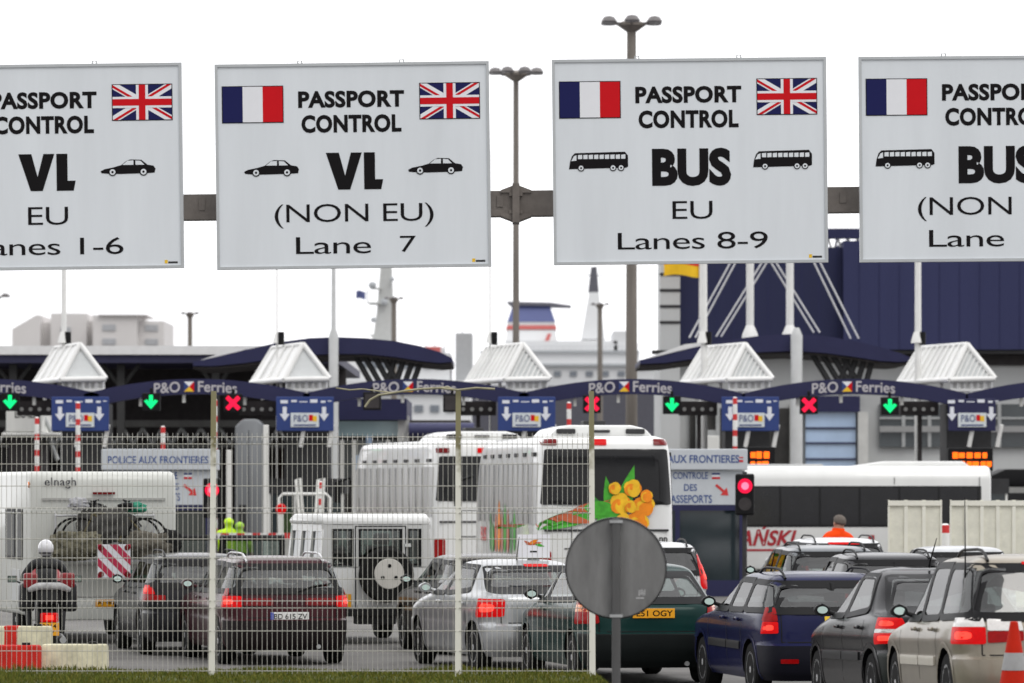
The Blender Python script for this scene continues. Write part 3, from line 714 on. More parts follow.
    if badge:
        txt, x0, z0, x1, z1, m_ = badge; b = MB(); text(b, txt, x0, z0, x1, z1, S.proj('B', .006), .01); b.build('badge', m_, t)
    for sx, fc in ((-1,'L'),(1,'R')):   # door mirrors
        y_ = L-1.62; p = Vector(S.proj(fc, 0)(y_, 1.0)); b = MB()
        b.tube(p, p+Vector((sx*.08,0.03,.03)), .025, .02)
        b.lathe([(.068,-.055),(.074,-.02),(.068,.03),(.045,.06),(.01,.07)], 20, 'y', p+Vector((sx*.14,0.03,.045)))
        for i in range(len(b.v)):
            v = Vector(b.v[i]); c0 = p+Vector((sx*.14,0.03,.045)); d = v-c0
            if abs(d.x) > 0 and i >= 20: b.v[i] = tuple(c0+Vector((d.x*1.2, d.y, d.z*.85)))
        o = b.build('door_mirror', mirror or col, t, smooth=50)
        c0 = p+Vector((sx*.14,0.03,.045)); b = MB()
        b.add([c0+Vector((.056*math.cos(i*math.pi/10), -.066+.2*.038*math.sin(i*math.pi/10), .038*math.sin(i*math.pi/10))) for i in range(20)], [tuple(range(20))]); b.build('mirror_glass', mat('mirror_glass', (.42,.52,.48), .03, 1.0, var=0), o)
    if rails:
        for sx in (-1,1):
            b = MB(); ys = [rows[-4][2]+.10+i*.1 for i in range(int((L-2.35-rows[-4][2]-.1)/.1))]
            zr = H-.02; xr = h*.60
            pts = [(sx*xr,ys[0]-.1,H-.07),(sx*xr,ys[0]+.03,H-.01),(sx*xr,ys[0]+.2,H+.03)]+[(sx*xr,y_,H+.042) for y_ in ys[4:-4]]+[(sx*xr,ys[-1]-.25,H+.025),(sx*xr,ys[-1],H-.05)]
            b.path(pts, .015, 8)
            b.build('roof_rail', rails, t, smooth=50)
    if aerial:
        x0, y0, z0, dy, ln = aerial; b = MB(); b.path([(x0,y0,z0),(x0,y0+dy*.1,z0+.06),(x0,y0+dy,z0+ln)], [.014,.01,.004], 6); b.build('aerial', BLACK, t)
    b = MB(); b.tube((h*.45,.02,.25),(h*.45,.25,.25),.03); b.build('exhaust', STEEL, t)
    return t, S
def lamppt(S, X_, Z_, off):
    """like the rear projection but |x| beyond the corner wraps round onto the side"""
    w_ = S.w(Z_); lim = w_*.93
    if abs(X_) <= lim:
        return (X_, S.end(X_, Z_)-off, Z_)
    e = S.end(lim, Z_); d = abs(X_)-lim; sg = 1 if X_ > 0 else -1
    y = e+d; return (sg*(S.side(y, Z_)+off), y-off*.3, Z_)
h = .86
# silver saloon
SILV = paint('silver_paint', (.42,.43,.44), .55, .3)
car('silver_saloon', 'silver saloon with lit red tail lamp and small white notice above its roof', 486, 78, 15, 'saloon', SILV, 4.6, 1.76, 1.44,
    lamps=[(((.62,.72),(1.04,.70),(1.02,.95),(.60,.945)), LAMPON)], hml=(-.03,1.345,.29,1.38), third=True, aerial=(.0,1.75,1.43,-.12,.3))
# dark green saloon with a British plate
GRN = paint('dark_green_paint', (.006,.03,.027), 0.2, .28)
car('green_saloon', 'dark green saloon with yellow number plate, partly behind the round sign', 582, 83, 11, 'hatch', GRN, 4.5, 1.80, 1.46, bumper=mat('green_bumper', (.006,.008,.008), .5, var=.15, spec=.12),
    lamps=[(((.66,.74),(1.02,.72),(1.0,1.02),(.70,1.0)), LAMPR), (((.76,.88),(1.03,.87),(1.015,.96),(.76,.96)), LAMPO)], plate=('E51 OGY', PLATEY, 0.0, .86, INK), mirror=BLACK)
# maroon estate
MAR = paint('maroon_paint', (.045,.010,.014), .3, .3)
car('maroon_estate', 'dark maroon estate with red tail lamps and white plate behind the fence left of centre', 226, 75, 12.5, 'estate', MAR, 4.6, 1.74, 1.45, bumper=mat('maroon_bumper', (.012,.008,.009), .5, var=.15, spec=.12),
    lamps=[(((.22,.80),(.62,.80),(.62,.90),(.22,.90)), LAMPD), (((.64,.78),(1.02,.77),(1.02,.93),(.64,.93)), LAMPON), (((.80,.94),(.98,.94),(.93,1.03),(.80,1.03)), LAMPR)], wiper=(0.1,1.0), plate=('BD 615 ZV', PLATEW, 0.0, .655, INK), rails=ALLOY)
# black estate at the left
BLK = paint('black_car_paint', (.018,.018,.021), .3, .3)
car('black_estate', 'black estate with a lit brake lamp between motorhome and maroon estate', 145, 71, 11, 'estate', BLK, 4.5, 1.72, 1.44,
    lamps=[(((.56,.78),(1.0,.76),(.99,.86),(.56,.86)), LAMPR), (((.70,.87),(1.0,.87),(.97,1.0),(.74,1.0)), LAMPON)], wiper=True, rails=BLACK)
# dark hatchback hidden behind the silver saloon
car('dark_hatchback', 'dark hatchback between the white off-roader and the silver saloon', 446, 71, 12, 'estate', paint('dark_brown_paint', (.022,.018,.017), .3, .3), 4.3, 1.7, 1.43,
    lamps=[(((.66,.72),(.98,.72),(.93,1.0),(.70,1.0)), LAMPR)], mirror=BLACK)
# white hatchback with tall lamps
car('white_hatchback', 'white hatchback with tall red tail lamp seen over the green saloon', 607, 62, 6, 'estate', paint('white_car_paint', (.66,.67,.68), 0, .3), 4.2, 1.7, 1.49,
    lamps=[(((.70,.74),(1.0,.72),(.78,1.30),(.66,1.28)), LAMPON)], rails=BLACK, glass=DARKGLASS)
# grey estate, white estate, dark estate beyond the blue one
GRY = paint('grey_car_paint', (.14,.15,.16), .5, .3)
car('grey_estate', 'mid grey estate with black roof rails beyond the navy blue estate', 783, 64, 6.5, 'estate', GRY, 4.5, 1.72, 1.46, lamps=[(((.66,.72),(.98,.72),(.93,1.0),(.70,1.0)), LAMPR)], rails=BLACK, mirror=BLACK)
car('white_estate', 'white estate farthest in its lane with lit high brake lamp', 800, 57, 6.5, 'estate', MATS['white_car_paint'], 4.5, 1.74, 1.48, lamps=[(((.66,.72),(.98,.72),(.93,1.0),(.70,1.0)), LAMPR)], rails=BLACK, hml=(-.30,1.37,.26,1.41), third=True, glass=DARKGLASS)
car('charcoal_estate', 'charcoal estate with dark rear window behind the black saloon', 838, 72, 5.5, 'estate', paint('charcoal_paint', (.06,.06,.065), .4, .3), 4.3, 1.7, 1.46, lamps=[(((.66,.72),(.98,.72),(.93,1.0),(.70,1.0)), LAMPR)], rails=BLACK, glass=DARKGLASS)
car('pale_hatchback', 'pale silver car roof seen low before the cream barrier panels', 918, 62, 5, 'estate', SILV, 4.2, 1.7, 1.42, lamps=[(((.66,.72),(.98,.72),(.93,1.0),(.70,1.0)), LAMPR)], glass=DARKGLASS)
# navy blue estate
NVY = paint('navy_car_paint', (.012,.014,.055), .35, .3)
navy = car('navy_estate', 'navy blue estate with black roof rails and tall red tail lamps', 764, 89, 9.8, 'estate', NVY, 4.35, 1.7, 1.42, bumper=mat('navy_bumper', (.008,.008,.014), .5, var=.15, spec=.12),
    lamps=[(((.665,.74),(.86,.73),(.82,.87),(.665,.87)), LAMPON), (((.665,.875),(.85,.875),(.79,1.03),(.68,1.03)), LAMPR)], rails=BLACK, mirror=BLACK, mould=TRIM, plate=None, aerial=(-.25,2.3,1.40,-.2,.25))
b = MB(); patch(b, ((-.13,.86),(.03,.86),(.03,.93),(-.13,.93)), navy[1].proj('B',.012), .2, 2, fnin=navy[1].proj('B',-.01)); b.build('sticker', mat('yellow_sticker', (.75,.5,.02), .5), navy[0])
for x_ in (-.55,.55): b = MB(); patch(b, ((x_-.10,.40),(x_+.10,.40),(x_+.10,.45),(x_-.10,.45)), navy[1].proj('B',.012), .2, 2, fnin=navy[1].proj('B',-.01)); b.build('reflector', LAMPR, navy[0])
# black saloon
car('black_saloon', 'black saloon with amber and red tail lamp left of the beige estate', 884, 99, 8.0, 'saloon', paint('black_saloon_paint', (.016,.016,.018), .3, .3), 4.45, 1.72, 1.50, bumper=mat('green_black_bumper', (.008,.012,.010), .4, var=.2, spec=.12),
    lamps=[(((.58,.72),(1.0,.70),(1.0,.82),(.58,.82)), LAMPON), (((.58,.82),(1.0,.82),(.98,.86),(.60,.86)), LAMPW), (((.60,.86),(.99,.86),(.95,.98),(.64,.975)), LAMPON)], mirror=TRIM, mould=TRIM, aerial=(-.05,1.5,1.49,-.35,.3))
# beige estate
BGE = paint('beige_paint', (.27,.24,.19), .45, .32)
car('beige_estate', 'beige estate with roof rails and large red and white tail lamp at right edge', 960, 109, 5.6, 'estate', BGE, 4.5, 1.72, 1.58, scale=1.0,
    lamps=[(((.60,.74),(1.03,.74),(1.03,.90),(.60,.90)), LAMPON), (((.60,.90),(1.0,.90),(.98,.985),(.62,.985)), LAMPW), (((.25,.77),(.585,.75),(.585,.86),(.25,.86)), LAMPR), (((.25,.865),(.585,.865),(.585,.975),(.27,.96)), LAMPW)], mould=mat('pale_moulding', (.5,.47,.4), .4, var=.05), mirror=TRIM, rails=TRIM, hml=(-.2,1.475,.2,1.505), third=True, aerial=(-.70,.55,1.05,.02,1.05), rimk=6, tr=.33)

# ------------------------------------------------------------------ coaches, motorhome, off-roader, motorcycle
def coach(name, label, px, s, ang, L=11.5, W=2.5, H=3.4, kind='flower', z=0):
    loc, a = place(px, s, ang, W, z); t = thing(name, label, 'coach', loc, a, 'coaches waiting at the border'); h_ = W/2
    rows = [(.35,h_*.97,.06,L-.05),(.6,h_,.0,L),(1.2,h_,.01,L),(2.0,h_*.995,.03,L-.1),(2.9,h_*.965,.08,L-.5),(H-.15,h_*.94,.14,L-.8),(H-.05,h_*.90,.2,L-.95),(H,h_*.78,.4,L-1.2)]
    S = Shell(rows, n=16, ns=60, ne=70, dz=.1)
    N = len(S.unit); b = MB(); V = [S.pt(u, z_) for z_ in S.zs for u in S.unit]; k = len(S.zs)
    b.add(V, [(q*N+i, q*N+(i+1)%N, (q+1)*N+(i+1)%N, (q+1)*N+i) for q in range(k-1) for i in range(N)]+[tuple(range(N-1,-1,-1)), tuple((k-1)*N+i for i in range(N))])
    CW = mat('coach_white', (.74,.745,.73), .32, coat=.5, var=.05, scale=1.2, streak=.3)
    b.build('body', CW, t, smooth=38)
    DG = mat('coach_glass', (.008,.008,.009), .10, var=.2, spec=.35); LG = mat('coach_side_glass', (.40,.40,.39), .3, 0.2, var=.5, scale=1.5, streak=.2, spec=.4)  # pale streaked side glass has sky and building reflections put into its colour
    rwq = ((-h_*.93,2.07),(h_*.93,2.07),(h_*.87,3.05),(-h_*.87,3.05))
    b = MB(); patch(b, rwq, S.proj('B',.03), .06, 12, fnin=S.proj('B',-.02)); b.build('rear_window', DG, t, smooth=40)
    n = 6
    for fc in 'LR':
        for i in range(n):
            y0 = .35+(L-1.2)*i/n; y1 = .35+(L-1.2)*(i+1)/n-.06
            b = MB(); patch(b, ((y0,1.72),(y1,1.72),(y1,2.82),(y0,2.82)), S.proj(fc,.008), .05, 3, fnin=S.proj(fc,-.02)); b.build('side_window', LG if fc == 'L' else DG, t, smooth=40)
        if fc == 'L':
            b = MB(); p_ = S.proj('L', .016)
            for i in range(1, 2*n):
                y0 = .35+(L-1.2)*i/(2*n); q_ = [(y0-.03,1.74),(y0+.09,1.74),(y0+.36,2.8),(y0+.28,2.8)]
                b.add([p_(*c_) for c_ in q_], [(0,1,2,3)]); b.cut()
            each(b, 'window_pillar', mat('coach_pillar', (.07,.07,.068), .5, var=.3, scale=2), t)
        b = MB()
        for i in range(7):   # vent louvres above the windows
            y0 = .5+(L-1.5)*i/7; b.box(S.proj(fc,.01)(y0+.3, 2.96), (.03,.5,.07)); b.cut()
        each(b, 'louvre', DGREY, t)
        b = MB(); b.box(S.proj(fc,.004)(L/2, 1.0), (.02,L-.8,.03)); b.cut(); b.box(S.proj(fc,.004)(L/2, .62), (.02,L-.8,.03)); each(b, 'trim_strip', DGREY, t)
    b = MB()
    for fc in 'LR':
        for i in range(6):
            y_ = 1.2+i*1.6; p_ = S.proj(fc, .004); zz = [.45,.62,1.0,1.65]
            b.add([p_(y_-.012,z_) for z_ in zz]+[p_(y_+.012,z_) for z_ in zz], [(q,q+1,q+5,q+4) for q in range(3)]); b.cut()
    p_ = S.proj('B', .006)
    for x_ in (-.62,.62): b.add([p_(x_-.008,z_) for z_ in (.75,1.2,1.86)]+[p_(x_+.008,z_) for z_ in (.75,1.2,1.86)], [(0,1,4,3),(1,2,5,4)]); b.cut()
    b.add([p_(-.62+1.24*i/8,1.86) for i in range(9)]+[p_(-.62+1.24*i/8,1.875) for i in range(9)], [(i,i+1,i+10,i+9) for i in range(8)]); each(b, 'panel_gap', DGREY, t)
    for x, m_ in ((-h_*.80,LAMPD),(h_*.0-.12,LAMPON),(h_*.78,LAMPD)):
        b = MB(); patch(b, ((x-.13,3.12),(x+.13,3.12),(x+.13,3.23),(x-.13,3.23)), S.proj('B',.02), .2, 2, fnin=S.proj('B',-.02)); b.build('marker_lamp', m_, t)
    b = MB(); b.prism([(-.95,H-.02),(.95,H-.02),(.80,H+.14),(.55,H+.20),(-.55,H+.20),(-.80,H+.14)], .9, 3.6); b.build('roof_unit', CW, t, bevel=.05, smooth=40)
    b = MB()
    for x in (-.62,.0,.62): b.box((x, .88, H+.09), (.34,.05,.09 if x else .05)); b.cut()
    b.box((0,2,H+.24),(.4,.5,.1)); each(b, 'roof_vent', DGREY, t, bevel=.02)
    for sx in (-1,1):
        b = MB(); q = ((.98,.75),(1.19,.75),(1.19,1.25),(.98,1.25)); qq = [(sx*p_[0],p_[1]) for p_ in q]
        patch(b, qq, S.proj('B',.02), .2, 2, fnin=S.proj('B',-.02)); b.build('tail_lamp', LAMPR, t)
        for y_ in (2.9, L-2.6): wheel(t, sx*(h_-.17), y_, .5, sx, STEEL, .28, 8)
    b = MB(); b.box((0,0,.62),(2.2,.10,.22)); b.box((0,.03,1.62),(2.2,.07,.04)); b.box((0,.02,1.30),(1.5,.06,.02)); b.build('bumper', DGREY, t, bevel=.02)
    b = MB(); b.tube((-h_-.02,L-.5,2.6),(-h_-.30,L-.3,2.5),.03); b.box((-h_-.32,L-.3,2.25),(.14,.1,.5)); b.build('coach_mirror', BLACK, t, bevel=.02)
    return t, S
FO = [mat('petal_orange', (.85,.25,.01), .5, var=.2, scale=6), mat('petal_yellow', (.9,.5,.02), .5, var=.2, scale=6), mat('leaf_green', (.06,.36,.03), .5, var=.3, scale=6), mat('stalk_red', (.5,.12,.05), .5, var=.2, scale=6), mat('leaf_dark', (.03,.2,.03), .5, var=.2, scale=6)]
def petal(mb, x, z, l, w_, ang, fn, mi, pw=1.0):
    pts = []
    for i in range(15):
        u = i/14; pts.append((u*l, w_*(math.sin(math.pi*u**.8)**pw)*.5))
    pts += [(p[0], -p[1]*.8) for p in pts[-2:0:-1]]
    a = R(ang); P2 = [(x+p[0]*math.cos(a)-p[1]*math.sin(a), z+p[0]*math.sin(a)+p[1]*math.cos(a)) for p in pts]
    n = len(pts); k = 14
    mb.add([fn(*p) for p in P2], [tuple(range(n))], mi)
t, S = coach('flower_coach', 'white coach with orange flowers painted on its rear corner', 536, 57, 6, H=3.28)
b = MB(); rnd = random.Random(3); off = [.034]
def fnB(u, v):
    return (u, S.end(u, v)-off[0], v)
for (x, z, l, w_, a, mi) in ((.45,1.25,1.25,.30,75,2),(.35,1.2,1.05,.24,100,2),(.2,1.5,.55,.2,40,4),(.3,1.1,.9,.25,120,4),(-.05,1.3,.8,.2,35,2),(-.75,1.02,1.35,.16,14,2),(-.95,.98,1.2,.14,22,2),(-1.0,1.0,1.6,.10,20,3),(-.2,1.35,.9,.14,8,3),(.0,1.4,.75,.22,-5,2),(.1,1.0,.6,.3,60,2),(-.5,1.25,.7,.12,-10,3),(.4,.9,.7,.3,20,4)):
    off[0] += .0012
    if a < 30: petal(b, x-.42, z+.62, l, w_*1.3, a, fnB, mi)
    else: petal(b, (x-.7)*.8+.42, (z-1.65)*.85+2.08, l*.85, w_, a, fnB, mi)
for (x, z, r_, mi) in ((.48,1.66,.30,1),(.75,1.98,.26,1),(1.0,1.62,.30,0),(.85,1.28,.32,0),(.35,1.98,.20,1),(.55,1.30,.24,1),(1.05,1.82,.2,0),(.7,1.6,.2,1)):
    x, z = (x-.7)*.8+.42, (z-1.65)*.85+2.08
    for k in range(5):
        off[0] += .0008; a = k*72+rnd.uniform(-14,14); petal(b, x-.05*math.cos(R(a)), z-.05*math.sin(R(a)), r_*.82, r_*.95, a, fnB, mi if k % 3 else 1-mi, .45)
    off[0] += .001; petal(b, x-.04, z-.03, .08, .07, 70, fnB, 0, .5)
b.build('flower_graphic', FO, t)
b = MB(); off[0] = .012
def fnL(u, v): return (-S.side(u, v)-off[0], u, v)
for i, (y, z, l, w_, mi) in enumerate(((1.0,.75,1.25,.5,2),(1.7,.7,1.0,.45,4),(2.5,.7,1.35,.55,3),(3.2,.7,1.5,.6,2),(3.9,.7,1.3,.6,3),(4.6,.7,1.6,.6,0),(5.3,.7,1.2,.6,3),(6.1,.7,.9,.6,2),(6.6,.7,1.25,.5,4))):
    off[0] += .001; petal(b, y*.75+2.8, z+.45, l*.62, w_*.9, 90, fnL, mi, .7)
b.cut(); text(b, 'BUS', -9.6, 1.35, -8.6, 1.62, lambda u, v: fnL(-u, v), .02, 5)
each(b, 'side_graphic', FO+[RED], t)
b = MB(); text(b, 'nn', .93, 1.42, 1.08, 1.5, fnB, .02); b.build('maker_badge', DGREY, t)
coach('white_coach', 'white coach ahead of the flower coach, half hidden behind it', 433, 46, 11)
def notice():
    Y = 68.6; t = thing('notice_card', 'white paper notice with red emblem standing on the silver saloon roof', 'notice', (XX(533.5,Y),Y,1.43), R(2))
    w_, h_ = .215, .31; b = MB(); b.bb((-w_,0,.02),(w_,.006,.02+h_)); b.build('paper', mat('notice_paper', (.78,.78,.82), .7, var=.04, spec=.1), t)
    b = MB(); b.bb((-.08,.007,0),(.08,.02,.2)); b.build('clip', BLACK, t)
    fx = lambda u, v: (u, -.003-.0004*len(b.f), v); b = MB()
    for (x, z, l, p_, a, mi) in ((-.10,.20,.22,.05,6,3),(-.06,.205,.14,.05,25,0),(.02,.20,.13,.04,-12,2),(-.04,.20,.10,.04,150,3)): petal(b, x, z, l, p_, a, fx, mi)
    b.build('emblem', FO[:4], t); b = MB(); b.bb((-.045,-.004,.095),(.045,-.001,.115)); b.build('caption', INK, t)
notice()
# coach at the right standing across
def side_coach():
    Y = 127.0; k = Y/F; X0, X1 = XX(735,Y), XX(993,Y); L = X1-X0
    t = thing('side_coach', 'white coach with dark windows and red lettering standing sideways at right', 'coach', (X0, Y, 0), R(3), 'coaches waiting at the border')
    H = ZZ(466,Y); CW = MATS['coach_white']
    b = MB(); b.prism([(0,.35),(2.5,.35),(2.5,H-.25),(2.3,H),(.2,H),(0,H-.25)], 0, L, 'yz'); b.build('body', CW, t, bevel=.09, smooth=40)
    zb, zt = ZZ(527,Y), ZZ(486,Y)
    DG = MATS['coach_glass']; n = 6
    b = MB(); b.bb((.12,-.012,zb),(L-.25,.03,zt)); b.build('window_band', DG, t)
    for i in range(n):
        x0 = .15+(L-.45)*i/n; b = MB(); b.bb((x0,-.022,zb+.05),(x0+(L-.45)/n-.05,-.006,zt-.05)); b.build('side_window', mat('side_coach_glass', (.012,.012,.014), .08, var=.2, spec=.5), t, bevel=.004)
    b = MB(); b.bb((L-.30,-.014,.4),(L-.285,-.003,H-.27)); b.bb((L*.62,-.014,zt+.05),(L*.62+.015,-.003,H-.27)); b.build('panel_gap', DGREY, t)
    b = MB(); b.prism([(L*.45,H-.02),(L*.93,H-.02),(L*.90,H+.12),(L*.60,H+.12)], .5, 2); b.build('roof_unit', CW, t, bevel=.04, smooth=40)
    b = MB(); b.prism([(.1,H-.02),(L*.35,H-.02),(L*.35,H+.05),(.1,H+.05)], .4, 2.1); b.build('roof_hatch', GREY, t, bevel=.02)
    b = MB(); zz = ZZ(546,Y), ZZ(529,Y)
    fn = lambda u, v: (u, -.012, v)
    text(b, 'AŃSKI', .05, zz[0], 62*k, zz[1]+.1, fn, .03, shear=.3); b.box((33*k,-.012,zz[0]-.1),(50*k,.004,.05)); b.bb((134*k,-.014,zz[0]-.3),(140*k,-.006,zz[1]-.15))
    b.build('lettering', mat('lettering_red', (.35,.02,.03), .5, var=.05), t)
    for x in (1.4, L-1.8):
        b = MB(); b.lathe([(.3,-.1),(.5,-.1),(.5,.1),(.3,.1)], 28, 'y', (x,.06,.5)); b.build('wheel', RUBBER, t)
side_coach()
def rear_coach():
    Y = 150.0; X0, X1 = XX(985,Y), XX(1110,Y)
    t = thing('black_roofed_coach', 'grey coach with black roof at right edge beyond the cream panels', 'coach', (X0,Y,0), 0, 'coaches waiting at the border')
    L = X1-X0; H = ZZ(469,Y)
    b = MB(); b.bb((0,0,.35),(L,2.5,H-.5)); b.build('body', mat('coach_grey', (.25,.25,.24), .4, var=.1), t, bevel=.08, smooth=40)
    b = MB(); b.prism([(-.05,H-.5),(L,H-.5),(L,H),(.6,H),(.15,H-.2)], -.02, 2.52); b.build('roof', BLACK, t, bevel=.05, smooth=40)
    b = MB(); b.bb((.15,-.02,1.6),(L-.1,.02,2.2)); b.build('window_band', MATS['coach_glass'], t)
    for x in (1.2, L-1): 
        b = MB(); b.lathe([(.3,-.1),(.48,-.1),(.48,.1),(.3,.1)], 24, 'y', (x,.06,.48)); b.build('wheel', RUBBER, t)
rear_coach()
def motorhome():
    loc, a = place(30, 66, 14, 2.25, 0); t = thing('motorhome', 'white motorhome with loaded rear bicycle rack and striped warning board', 'motorhome', loc, a)
    W, L, H = 2.25, 6.2, 2.62; h_ = W/2; CW = mat('motorhome_white', (.62,.63,.59), .4, coat=.3, var=.08, scale=1.2, streak=.25)
    b = MB(); b.prism([(0,.42),(L,.42),(L,1.4),(L-.5,H),(.12,H),(.03,H-.12),(0,H-.5)], -h_, h_, 'yz'); b.build('body', CW, t, bevel=.07, smooth=45)
    b = MB(); b.box((0,-.012,H-.42),(1.9,.03,.035)); b.box((0,-.010,1.2),(1.96,.03,.03)); b.box((0,-.01,.72),(2.1,.03,.025)); b.build('rear_moulding', mat('moulding_grey', (.42,.42,.4), .5), t)
    b = MB(); text(b, 'elnagh', -.90, H-.26, -.42, H-.09, lambda u,v: (u,-.004+.06*max(0,(v-H+.5)/.38)-.0,v) if False else (u,.0-.006+max(0,(v-(H-.5)))*.08-.02,v), .012, sp=1.1); b.build('lettering', mat('lettering_dark', (.05,.05,.06), .5), t)
    b = MB(); b.box((.0,-.03,H-.33),(.34,.05,.035)); b.build('high_brake_lamp', LAMPD, t)
    b = MB(); b.bb((-.30,-.02,1.62),(.36,.0,2.02)); b.build('rear_window', WGLASS, t, bevel=.01)
    for y0, y1 in ((.75,1.15),(1.5,2.4),(3.4,4.2)):
        b = MB(); b.bb((-h_-.02,y0,1.32),(-h_+.01,y1,2.0)); o = b.build('side_window', WGLASS, t, bevel=.008)
        c = MB(); c.bb((-h_-.015,y0-.05,1.27),(-h_+.005,y1+.05,2.05)); c.build('frame', TRIM, o, bevel=.01)
    b = MB(); b.bb((-h_-.012,1.0,.62),(-h_+.005,1.9,1.12)); b.build('locker_door', mat('locker_grey', (.5,.51,.5), .5, var=.08), t, bevel=.006)
    b = MB(); b.lathe([(.045,0),(.045,.02)], 14, 'x', (-h_-.02,.1,2.42)); b.build('marker_lamp', LAMPO, t)
    for sx in (-1,1):
        b = MB(); b.bb((sx*.98-.1,-.03,.76),(sx*.98+.1,.02,.90)); b.build('tail_lamp', LAMPR, t, bevel=.01)
        for y_ in (1.6, L-1.1): wheel(t, sx*(h_-.12), y_, .34, sx, STEEL, .2, 6)
    b = MB(); b.bb((-h_+.02,-.05,.36),(h_-.02,.1,.70)); b.build('bumper', CW, t, bevel=.03, smooth=45)
    b = MB(); b.box((.1,-.06,.62),(.46,.012,.11)); o = b.build('number_plate', PLATEY, t); 
    b = MB(); text(b, 'AJ 482 LT', -.10,.585,.30,.655, lambda u,v:(u,-.068,v), .01); each(b, 'lettering', INK, o)
    b = MB(); b.bb((.42,-.02,1.0),(.72,.0,1.12)); b.build('green_sticker', mat('sticker_green', (.04,.22,.18), .5), t)
    # bicycle rack
    b = MB()
    for x in (-.75,.75): b.path([(x,-.03,2.0),(x,-.12,1.95),(x,-.14,1.3),(x,-.55,1.28)], .018, 8)
    for z in (1.95,1.6,1.3): b.tube((-.75,-.14,z),(.75,-.14,z),.016)
    for y in (-.3,-.5): b.box((0,y,1.27),(1.75,.09,.04))
    b.build('bicycle_rack', ALLOY, t)
    return t, loc, a
mh, mloc, ma = motorhome()
def onmh(x, y, z): return (mloc[0]+math.cos(ma)*x-math.sin(ma)*y, mloc[1]+math.sin(ma)*x+math.cos(ma)*y, z)
def bicycle(x0, y, z, label, col, flip):
    t = thing('bicycle', label, 'bicycle', onmh(x0,y,z), ma+(math.pi if flip else 0), 'bicycles on the motorhome rack')
    r = .31
    for x in (-.5,.5):
        b = MB(); pts = [(x+r*math.cos(i*math.pi/14), 0, r+r*math.sin(i*math.pi/14)) for i in range(29)]; b.path(pts, .019, 6); o = b.build('wheel', RUBBER, t)
        b = MB()
        for i in range(12): b.tube((x,0,r),(x+.29*math.cos(i*math.pi/6),0,r+.29*math.sin(i*math.pi/6)),.004,n=4)
        b.build('spokes', STEEL, o)
    b = MB(); A, B_, Cc, D, E = (-.5,0,r),(-.08,0,.27),(-.18,0,.68),(.32,0,.70),(.5,0,r)
    for p, q in ((A,B_),(A,Cc),(B_,Cc),(Cc,D),(B_,D),(D,E)): b.tube(p, q, .017)
    b.build('frame', col, t)
    b = MB(); b.path([(-.28,0,.80),(-.18,0,.82),(-.05,0,.81)], [.06,.05,.02], 8); b.tube(Cc,(-.19,0,.8),.013); b.build('saddle', BLACK, t)
    b = MB(); b.tube((.32,0,.70),(.30,0,.86),.014); b.path([(.30,-.06,.86),(.24,-.03,.90),(.30,0,.88),(.36,.03,.88)], .014, 6); b.build('handlebar', BLACK, t)
    b = MB(); b.lathe([(.09,-.01),(.09,.01)], 20, 'y', (-.08,-.03,.27)); b.tube((-.08,-.04,.27),(.05,-.06,.16),.01); b.box((.05,-.09,.16),(.09,.06,.02)); b.build('crank', STEEL, t)
bicycle(.0, -.30, 1.29, 'inner bicycle with dark frame on the motorhome rack', mat('bike_dark', (.03,.03,.035), .4), False)
bicycle(.08, -.50, 1.29, 'outer bicycle with olive frame on the motorhome rack', mat('bike_olive', (.12,.10,.05), .4), True)
def load():
    rnd = random.Random(5)
    def lump(name, label, x, y, z, sx, sy, sz, m, cat):
        b = MB(); prof = []
        for i in range(19):
            a = math.pi*i/18; prof.append((max(.01,math.sin(a))**.6, -math.cos(a)))
        b.lathe(prof, 36, 'z')
        out = []; seed = Vector((len(label)*1.7, x*9, z*5))
        for v in b.v:
            p = Vector(v); k = 1+.30*noise.noise(p*1.9+seed)+.22*noise.noise(p*4.3+seed)+.12*noise.noise(p*9+seed)
            out.append((p.x*sx*k, p.y*sy*k, p.z*sz*k*(1.0 if p.z > -.2 else .9)+sz))
        b.v = out
        o = b.build(name, m, smooth=60); o.location = onmh(x,y,z); o.rotation_euler = (0,0,ma); tag(o, label, cat)
    lump('bag', 'dark bag strapped across the bicycles on motorhome rack', -.02, -.42, 1.52, .44, .14, .27, mat('bag_dark', (.06,.058,.055), .8, var=.3, scale=9, bump=.5), 'bag')
    lump('bundle', 'pale bundle tied at the left end of bicycle rack', -.44, -.38, 2.02, .15, .12, .10, mat('bundle_pale', (.4,.4,.42), .8, var=.3, scale=9, bump=.5), 'bundle')
    lump('cover', 'green cover on the right end of bicycle rack', .42, -.38, 1.98, .17, .12, .09, mat('cover_green', (.03,.26,.16), .7, var=.25, scale=9, bump=.4), 'cover')
    lump('sack', 'olive camouflage sack hanging left on bicycle rack', -.52, -.60, 1.28, .40, .16, .22, mat('sack_olive', (.14,.13,.09), .9, var=.7, scale=14, bump=.7), 'sack')
    lump('duffel', 'brown duffel lying right on bicycle rack', .60, -.60, 1.28, .38, .16, .21, mat('duffel_brown', (.11,.10,.08), .9, var=.7, scale=14, bump=.7), 'bag')
    lump('rucksack', 'black rucksack at the far right end of bicycle rack', .95, -.55, 1.33, .15, .13, .20, mat('rucksack_black', (.012,.012,.012), .9, var=.3, scale=9, bump=.5), 'bag')
load()
